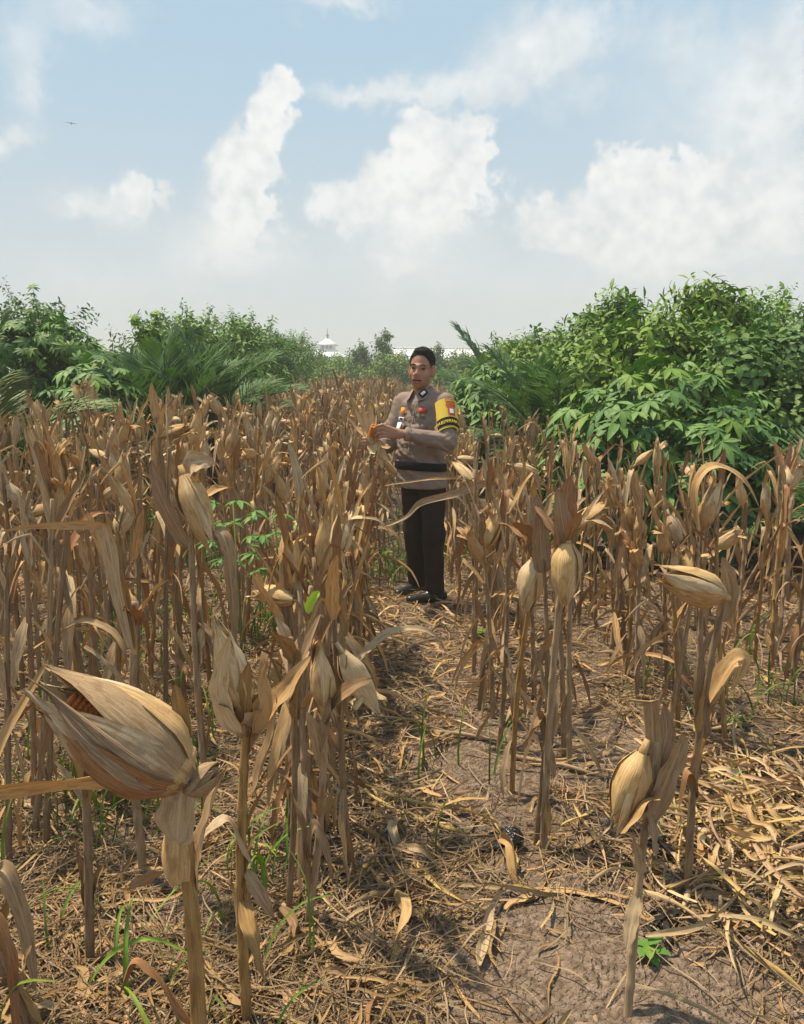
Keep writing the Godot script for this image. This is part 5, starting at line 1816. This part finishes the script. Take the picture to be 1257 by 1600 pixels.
	g.tube(PackedVector3Array([Vector3(0, 0, 0), Vector3(0, L * 0.6, 0), Vector3(0, L, 0)]), PackedFloat32Array([0.022, 0.021, 0.010]), 12)
	part("cob", g.mesh(M.kernel), e)
	g = Geo.new()
	for ring in 17:
		var f := ring / 16.0
		var rr := 0.0235 * (1.0 - 0.5 * pow(f, 4.0))
		for q in 14:
			var an := TAU * (q + 0.5 * (ring % 2)) / 14.0
			g.ball(Vector3(cos(an) * rr, L * (0.04 + 0.96 * f), sin(an) * rr), Vector3(0.0052, 0.0052, 0.0052), 0.05, ring * 14 + q, 6)
	var kk := part("kernels", g.mesh(M.kernel), e)
	kk.set_meta("kind", "stuff")
	g = Geo.new()
	g.tube(PackedVector3Array([Vector3(0, -0.09, -0.01), Vector3(0, -0.04, 0), Vector3(0, 0.004, 0)]), PackedFloat32Array([0.008, 0.009, 0.02]), 8)
	part("shank", g.mesh(M.husk_3), e)
	for q in 4:
		part("husk_leaf", husk_shell(L * 1.15, 0.033, q * 1.7 + 0.4, 2.0, 0.05 * q, 0.10, 0.78, 640 + q).mesh(M[["husk_3", "husk_0"][q % 2]]), e, Transform3D(Basis(), Vector3(0, -0.03, 0)))
	# peeled husk: world directions in which each strip ends, from the shank
	for s in [[Vector3(-0.10, 0.20, -0.02), 0.03], [Vector3(-0.05, 0.22, 0.02), 0.03], [Vector3(0.0, 0.21, -0.02), 0.035], [Vector3(-0.14, 0.15, 0.0), 0.025], [Vector3(0.05, -0.05, 0.08), 0.045], [Vector3(0.10, -0.10, 0.06), 0.04], [Vector3(0.02, -0.06, 0.10), 0.05], [Vector3(0.12, -0.02, 0.06), 0.03], [Vector3(0.07, -0.15, 0.04), 0.03]]:
		var d: Vector3 = e.basis.inverse() * s[0]
		g = Geo.new()
		var sidev := d.cross(Vector3(0.1, 1, 0.2)).normalized()
		var first := Vector3(d.x, 0, d.z).normalized() * 0.024
		g.ribbon(smooth_path([Vector3(0, -0.01, 0), first + Vector3(0, 0.02, 0), first * 1.2 + d * 0.5, d * 1.05], 5), sidev, blade_width(s[1] * 1.3, 0.6), 0.4, 0.35, 0.2, int(s[1] * 1000.0) + e.get_child_count(), 5)
		part("husk_leaf", g.mesh(M[["husk_3", "husk_0"][e.get_child_count() % 2]]), e)

func text_mesh(s: String, size: float) -> TextMesh:
	var t := TextMesh.new()
	var f := SystemFont.new()
	f.font_names = PackedStringArray(["Droid Sans"])
	f.font_weight = 700
	t.font = f
	t.text = s
	t.font_size = 32
	t.pixel_size = size / 32.0
	t.depth = 0.0015
	return t

func wrapped_text(s: String, size: float, wrap: Callable, t0: float, lift: float, arm_r: Callable, slope: float) -> Geo:
	var src := text_mesh(s, size).get_mesh_arrays()
	var g := Geo.new()
	var vs: PackedVector3Array = src[Mesh.ARRAY_VERTEX]
	var r: float = arm_r.call(t0) + lift
	for v in vs:
		var an := -v.x / r
		g.vert(wrap.call(t0 - v.y / 0.25 + slope * (1.0 - cos(an)), an, lift + v.z), Vector2.ZERO)
	var id: Variant = src[Mesh.ARRAY_INDEX]
	if id != null and id.size():
		for i in id: g.ix.append(i)
	else:
		for i in vs.size(): g.ix.append(i)
	return g

# ------------------------------------------------------------------ litter on the ground, weeds, small things

func litter_share(x: float, z: float) -> float:
	var d := 0.55
	# bare soil between the stalks by the camera and behind the husk heap
	d *= clampf(Vector2((x - 0.52) / 0.5, (z + 1.72) / 0.42).length() - 0.45, 0.03, 1.0)
	d *= clampf(Vector2((x - 0.78) / 0.5, (z + 3.05) / 0.35).length() - 0.3, 0.25, 1.0)
	d *= clampf(Vector2((x - 0.34) / 0.22, (z + 2.9) / 0.75).length() - 0.35, 0.15, 1.0)
	d *= 0.55 + 0.8 * clampf(0.5 + 1.2 * lumps.get_noise_2d(x * 7.0, z * 7.0), 0.0, 1.0)
	if x < -0.1: d *= 1.25
	return clampf(d, 0.0, 1.0)

func build_litter() -> void:
	var shapes := []
	for v in 4:
		var g := Geo.new()
		var L: float = [0.2, 0.34, 0.22, 0.13][v]
		var pts := [Vector3(-L * 0.5, 0, 0), Vector3(-L * 0.15, 0.012, [0.01, 0.03, 0.0, -0.01][v]), Vector3(L * 0.2, 0.004, [0.0, 0.02, 0.02, 0.01][v]), Vector3(L * 0.5, [0.008, 0.03, 0.02, 0.0][v], [-0.01, -0.04, 0.01, 0.0][v])]
		var w: float = [0.0042, 0.0036, 0.0085, 0.018][v]
		g.ribbon(smooth_path(pts, 3), Vector3(0, 0.1, 1), func(f: float) -> float: return 0.5 * w * (1.0 - 0.75 * pow(absf(f * 2.0 - 1.0), 2.5)), [0.5, 1.0, 1.2, 0.6][v], 0.5, 0.15, 400 + v, 3)
		shapes.append(g)
	var counts := [30000, 22000, 9000, 1500]
	for v in 4:
		var where := []
		var tints := []
		for i in counts[v]:
			var z := -1.1 - 7.5 * pow(rng.randf(), 1.7)
			var x := rng.randf_range(-0.62, 0.62) * (-z + 0.6)
			if rng.randf() > litter_share(x, z): continue
			var up := 0.004 + 0.03 * pow(rng.randf(), 2.0)
			var b := Basis(Vector3.UP, rng.randf() * TAU) * Basis(Vector3(0, 0, 1), rng.randfn(0, 0.14)) * Basis(Vector3.RIGHT, rng.randfn(0, 0.5))
			where.append(Transform3D(b.scaled(Vector3.ONE * rng.randf_range(0.55, 1.3)), on_ground(x, z, up)))
			var k := rng.randf_range(0.5, 1.25)
			tints.append(Color(k, k * rng.randf_range(0.96, 1.02), k * rng.randf_range(0.92, 1.06)))
		var o := many(["straw", "fine_straw", "leaf_shreds", "husk_shreds"][v], shapes[v].mesh(M[["leaf_0", "leaf_1", "leaf_2", "husk_2"][v]]), where, tints, self)
		tag(o, ["short straw scattered over the soil", "fine curled straw strewn over the soil", "narrow shreds of dry leaf over the soil", "broad shreds of pale husk over the soil"][v], "straw", "", "stuff")
	# bigger fallen leaves that can be told apart
	var n := 0
	while n < 50:
		var z := -1.5 - 4.2 * rng.randf()
		var x := rng.randf_range(-0.5, 0.55) * -z
		if rng.randf() > litter_share(x, z) * 0.9: continue
		n += 1
		fallen_leaf(x, z, rng.randf() * TAU, rng.randf_range(0.55, 0.95), "dry maize leaf lying curled among the straw", "fallen leaves among the straw")
	# the heap of stripped husks
	for i in 150:
		var a := rng.randf() * TAU
		var r := sqrt(rng.randf())
		var x := 1.17 + 0.44 * r * cos(a)
		var z := -2.45 + 0.56 * r * sin(a)
		fallen_leaf(x, z, rng.randf() * TAU, rng.randf_range(0.3, 0.6), "stripped husk leaf lying in the heap below the flat pointing ear", "husks of the heap", 0.015 + 0.10 * (1.0 - r) * rng.randf(), "husk")
	var strips := []
	var strip_tints := []
	var sg := Geo.new()
	sg.ribbon(smooth_path([Vector3(-0.24, 0, 0), Vector3(-0.1, 0.02, 0.03), Vector3(0.06, 0.012, 0.0), Vector3(0.24, 0.03, -0.05)], 4), Vector3(0, 0.2, 1), blade_width(0.014, 0.2), 2.2, 0.7, 0.2, 811, 4)
	for i in 900:
		var heap := i < 260
		var x := rng.randfn(1.2, 0.24) if heap else rng.randf_range(-0.45, 0.5)
		var z := rng.randfn(-2.45, 0.3) if heap else rng.randf_range(-5.4, -1.7)
		if not heap and rng.randf() > litter_share(x, z) * 0.75: continue
		strips.append(Transform3D((Basis(Vector3.UP, rng.randf() * TAU) * Basis(Vector3(0, 0, 1), rng.randfn(0, 0.08)) * Basis(Vector3.RIGHT, rng.randf() * TAU)).scaled(Vector3.ONE * rng.randf_range(0.45, 1.05)), on_ground(x, z, 0.012 + (0.06 * rng.randf() if heap else 0.015 * rng.randf()))))
		var k := rng.randf_range(0.6, 1.2)
		strip_tints.append(Color(k, k * (0.97 if rng.randf() < 0.7 else 0.88), k * (0.92 if rng.randf() < 0.7 else 0.6)))
	tag(many("leaf_strips", sg.mesh(M.husk_0), strips, strip_tints, self), "long flattened strips of dry leaf on the path and husk heap", "straw", "", "stuff")
	# long strap that lies by the black bag
	var g := Geo.new()
	g.ribbon(smooth_path([on_ground(0.31, -2.36, 0.06), on_ground(0.34, -2.28, 0.10), on_ground(0.36, -2.2, 0.015), on_ground(0.5, -2.16, 0.02), on_ground(0.66, -2.06, 0.015), on_ground(0.74, -1.98, 0.01)], 6), Vector3(0.2, 0.3, 1), blade_width(0.036, 0.2), 1.6, 0.8, 0.3, 71, 7)
	tag(part("fallen_leaf", g.mesh(M.leaf_2), self), "long strap of dry leaf stretched over bare soil below the black bag", "leaf")
	g = Geo.new()
	g.ribbon(smooth_path([on_ground(-0.02, -2.15, 0.03), on_ground(0.0, -2.0, 0.09), on_ground(-0.02, -1.9, 0.05), on_ground(-0.04, -1.78, 0.02)], 6), Vector3(1, 0.3, 0), blade_width(0.04, 0.2), 2.2, 0.9, 0.35, 72, 7)
	tag(part("fallen_leaf", g.mesh(M.husk_2), self), "ragged pale leaf humped over the straw left of the bare soil".replace("left of", "beside"), "leaf")
	g = Geo.new()
	g.ribbon(smooth_path([on_ground(0.2, -1.85, 0.015), on_ground(0.22, -1.95, 0.03), on_ground(0.26, -2.08, 0.04), on_ground(0.33, -2.2, 0.03)], 6), Vector3(1, 0.2, 0), blade_width(0.026, 0.2), 1.9, 0.9, 0.3, 73, 7)
	tag(part("fallen_leaf", g.mesh(M.leaf_0), self), "short straight dry leaf at the edge of the bare soil", "leaf")
	for a in [[0.62, -2.9, 0.5], [0.0, -2.75, 2.4], [0.25, -3.2, 0.3]]:
		g = Geo.new()
		var d := Vector3(cos(a[2]), 0, sin(a[2])) * 0.2
		var c := on_ground(a[0], a[1], 0.015)
		g.tube(PackedVector3Array([c - d, c + Vector3(0, 0.012, 0), c + d]), PackedFloat32Array([0.008, 0.009, 0.006]), 7)
		tag(part("fallen_stalk", g.mesh(M.stalk_0), self), "broken piece of maize stalk lying on the ground", "stalk", "stalk pieces on the ground")

var FALLEN := []
func fallen_leaf(x: float, z: float, turn: float, s: float, label: String, group: String, up := 0.012, mats := "leaf") -> void:
	if FALLEN.is_empty():
		for v in 5:
			var g := Geo.new()
			var q := []
			for i in 5:
				q.append(Vector3(-0.16 + 0.08 * i, 0.012 + 0.035 * absf(sin(i * 1.7 + v)), 0.05 * sin(i * 1.3 + v * 2.0)))
			g.ribbon(smooth_path(q, 3), Vector3(0, 0.2, 1), blade_width(0.036, 0.3), [1.8, -2.2, 3.0, 1.0, -1.5][v], 0.5, 0.25, 500 + v, 5)
			FALLEN.append(g.mesh(null))
	var o := part("fallen_leaf", FALLEN[rng.randi() % 5], self, Transform3D((Basis(Vector3.UP, turn) * Basis(Vector3.RIGHT, rng.randfn(0, 0.3)) * Basis(Vector3(0, 0, 1), rng.randfn(0, 0.1))).scaled(Vector3.ONE * s), on_ground(x, z, up)), pick(LEAF_MATS if mats == "leaf" else ["husk_0", "husk_2", "leaf_0", "leaf_2", "husk_1"]))
	tag(o, label, "leaf", group)

func seedling(at: Vector3, s: float, n: int, label: String, group: String) -> void:
	var o := thing("green_seedling", label, "seedling", at, rng.randf() * TAU, group)
	var g := Geo.new()
	g.tube(PackedVector3Array([Vector3(0, -0.01, 0), Vector3(0.004, 0.4 * s, 0), Vector3(0, 0.75 * s, 0)]), PackedFloat32Array([0.003, 0.0026, 0.002]), 5)
	part("stem", g.mesh(M.fresh), o)
	for i in n:
		var lg := Geo.new()
		flat_leaf(lg, Transform3D(), s * rng.randf_range(0.75, 1.1), s * 0.62, 0.3)
		part("leaf", lg.mesh(M.fresh if rng.randf() < 0.6 else M.green_2), o, Transform3D(Basis(Vector3.UP, i * 2.4) * Basis(Vector3(0, 0, 1), rng.randf_range(-0.1, 0.5)), Vector3(0, s * (0.35 + 0.4 * i / n), 0)))

func grass_blades(where: Array, label: String) -> void:
	var g := Geo.new()
	g.ribbon(smooth_path([Vector3.ZERO, Vector3(0.02, 0.1, 0), Vector3(0.07, 0.17, 0.01), Vector3(0.15, 0.19, 0.02)], 3), Vector3(0, 0, 1), func(f: float) -> float: return 0.0035 * (1.0 - pow(f, 3.0)) + 0.0004, 0.4, 0.4, 0.0, 3, 3)
	var t := []
	var c := []
	for a in where:
		for i in a[3]:
			var p := on_ground(a[0] + rng.randfn(0, a[2]), a[1] + rng.randfn(0, a[2]))
			t.append(Transform3D((Basis(Vector3.UP, rng.randf() * TAU) * Basis(Vector3(0, 0, 1), rng.randf_range(-0.3, 0.5))).scaled(Vector3.ONE * rng.randf_range(0.4, 1.3)), p))
			var k := rng.randf_range(0.5, 1.1)
			c.append(Color(k * rng.randf_range(0.8, 1.3), k, k * 0.8))
	tag(many("grass", g.mesh(M.green_2), t, c, self), label, "grass", "", "stuff")

func build_small_things() -> void:
	var sd := "green seedlings sprouting by the path"
	seedling(on_ground(0.64, -1.88), 0.055, 7, "bright broad leaved seedling at the foot of the lone maize stalk", "")
	seedling(on_ground(0.47, -4.5), 0.07, 6, "small green seedling sprouting under the row beside the path", sd)
	seedling(on_ground(0.5, -3.85), 0.06, 6, "small green seedling sprouting under the row beside the path", sd)
	seedling(on_ground(0.47, -3.35), 0.05, 5, "small green seedling sprouting under the row beside the path", sd)
	seedling(on_ground(1.45, -3.3), 0.06, 6, "small green seedling sprouting beyond the husk heap", "")
	# two leafy weeds among the maize stalks
	for a in [[-0.69, -3.25, "bright green leafy weed standing among the maize stalks"], [-0.53, -3.3, "low bright weed spreading between two maize stalks"]]:
		var o := thing("green_weed", a[2], "weed", on_ground(a[0], a[1]))
		var st := Geo.new()
		st.tube(PackedVector3Array([Vector3(0, -0.02, 0), Vector3(0.02, 0.5, 0.02), Vector3(0, 1.0, 0)]), PackedFloat32Array([0.006, 0.005, 0.003]), 6)
		part("stem", st.mesh(M.palm_pale), o)
		for i in 11:
			var y := (0.72 if a[0] < -0.6 else 0.66) + 0.03 * i
			var an := i * 2.4
			part("leaf", palmate(70 + i % 3, 0.085).mesh(M.fresh), o, Transform3D(Basis(Vector3.UP, an) * Basis(Vector3(0, 0, 1), 0.15), Vector3(cos(an), 0, -sin(an)) * 0.09 + Vector3(0, y, 0)))
	# one fresh leaf still on a stalk of the near row
	var fg := Geo.new()
	fg.ribbon(smooth_path([Vector3(-0.262, 0.86, -2.15), Vector3(-0.25, 0.89, -2.14), Vector3(-0.235, 0.915, -2.13), Vector3(-0.225, 0.925, -2.13)], 4), Vector3(0.7, -0.5, 0.5), blade_width(0.024, 0.6), 0.2, 0.3, 0.1, 6)
	tag(part("green_leaf", fg.mesh(M.lime), self), "single fresh green leaf caught among dry leaves of the near row", "leaf")
	grass_blades([[-0.95, -2.6, 0.16, 60], [-1.15, -3.0, 0.25, 120], [-0.6, -1.75, 0.25, 12], [-0.42, -2.2, 0.06, 20], [-0.3, -1.6, 0.12, 5], [-0.9, -1.6, 0.2, 8]], "long green grass between the near maize stalks")
	grass_blades([[-0.1, -5.9, 0.25, 160], [0.25, -6.6, 0.3, 160], [0.05, -8.0, 0.35, 160], [-0.75, -4.6, 0.2, 120], [-1.45, -4.3, 0.3, 160], [0.1, -3.1, 0.15, 6], [0.3, -2.9, 0.2, 8], [0.13, -2.3, 0.1, 3], [1.5, -3.6, 0.3, 60]], "short green grass between the farther maize stalks")
	var wide := Geo.new()
	wide.ribbon(smooth_path([Vector3.ZERO, Vector3(0.03, 0.14, 0), Vector3(0.12, 0.22, 0.01), Vector3(0.26, 0.20, 0.03)], 4), Vector3(0, 0, 1), func(f: float) -> float: return 0.0085 * minf(1.0, 0.4 + f * 3.0) * (1.0 - pow(f, 2.5)) + 0.0004, 0.5, 0.5, 0.05, 3, 5)
	var wt := []
	var wc := []
	for a in [[-0.72, -1.75, 3], [-0.5, -1.62, 2], [-0.95, -2.0, 3], [-0.47, -2.1, 3], [-1.05, -2.6, 8]]:
		for i in a[2]:
			wt.append(Transform3D((Basis(Vector3.UP, rng.randf() * TAU) * Basis(Vector3(0, 0, 1), rng.randf_range(-0.5, 0.2))).scaled(Vector3.ONE * rng.randf_range(0.5, 1.1)), on_ground(a[0] + rng.randfn(0, 0.05), a[1] + rng.randfn(0, 0.05))))
			var k := rng.randf_range(0.7, 1.3)
			wc.append(Color(k * rng.randf_range(0.9, 1.4), k, k * 0.8))
	tag(many("broad_grass", wide.mesh(M.green_2), wt, wc, self), "broad bladed green grass by the near maize stalks", "grass", "", "stuff")
	grass_blades([[-2.4, -7.6, 0.4, 500], [-2.9, -7.4, 0.4, 500], [-1.6, -6.4, 0.3, 200]], "tall green grass at the foot of the cassava and big palms")
	# black plastic bag, and charred scraps in the husk heap
	var bg := Geo.new()
	bg.ball(Vector3(0, 0.036, 0), Vector3(0.042, 0.04, 0.038), 0.13, 8, 14)
	var o := thing("plastic_bag", "small crumpled black plastic bag lying on the soil by the stalks", "bag", on_ground(0.355, -2.41, -0.004))
	part("body", bg.mesh(M.bag), o)
	bg = Geo.new()
	bg.ribbon(smooth_path([Vector3(-0.02, 0.03, 0.01), Vector3(-0.05, 0.035, 0.015), Vector3(-0.075, 0.012, 0.02), Vector3(-0.1, 0.01, 0.03)], 4), Vector3(0, 0.4, 1), func(f: float) -> float: return 0.02 * (1.0 - 0.5 * f), 1.0, 0.8, 0.5, 4)
	part("flap", bg.mesh(M.bag), o)
	for a in [[0.80, -2.32, 0.05, "charred dark lump at the edge of the husk heap"], [0.74, -2.0, 0.06, "flat scorched black scrap lying under the flat pointing ear's stalk"]]:
		bg = Geo.new()
		for k in 5:
			var c0 := Vector3(rng.randf_range(-0.03, 0.03), 0.01, rng.randf_range(-0.025, 0.025))
			var dv: Vector3 = Vector3(rng.randfn(), 0, rng.randfn()).normalized() * float(a[2]) * 1.3
			bg.ribbon(smooth_path([c0 - dv, c0 + Vector3(0, 0.03, 0), c0 + dv * 0.6 + Vector3(0, 0.02, 0), c0 + dv], 4), Vector3(0.2, 0.4, 1), func(f: float) -> float: return 0.011 * (1.0 - 0.5 * f), 1.5, 0.7, 0.4, 60 + k, 5)
		tag(part("charred_scrap", bg.mesh(M.char), self, Transform3D(Basis(), on_ground(a[0], a[1]))), a[3], "scrap")
	# a bird gliding far up
	o = thing("bird", "dark bird gliding high with wings held level", "bird", Vector3(-30.8, 24.85, -80))
	o.rotation = Vector3(0, 0.5, -0.05)
	var b2 := Geo.new()
	b2.tube(PackedVector3Array([Vector3(0.0, 0, 0.26), Vector3(0, 0.01, 0.2), Vector3(0, 0.015, 0.05), Vector3(0, 0, -0.16), Vector3(0, 0, -0.2)]), PackedFloat32Array([0.008, 0.045, 0.065, 0.03, 0.01]), 8)
	part("body", b2.mesh(M.bird), o)
	for s in [-1.0, 1.0]:
		b2 = Geo.new()
		var rows := []
		for q in [[0.03, 0.10, -0.08, 0.01], [0.2, 0.11, -0.07, 0.05], [0.36, 0.04, -0.09, 0.045], [0.5, -0.06, -0.1, 0.02]]:
			rows.append(PackedVector3Array([Vector3(s * q[0], q[3], q[1]), Vector3(s * q[0], q[3] + 0.014, (q[1] + q[2]) * 0.5), Vector3(s * q[0], q[3], q[2]), Vector3(s * q[0], q[3] - 0.008, (q[1] + q[2]) * 0.5)]))
		b2.sheet(rows, 1, 1, true)
		part("wing", b2.mesh(M.bird), o)
	b2 = Geo.new()
	b2.sheet([PackedVector3Array([Vector3(-0.02, 0.006, -0.16), Vector3(0.02, 0.006, -0.16)]), PackedVector3Array([Vector3(-0.06, 0, -0.32), Vector3(0.06, 0, -0.32)])])
	part("tail", b2.mesh(M.bird), o)
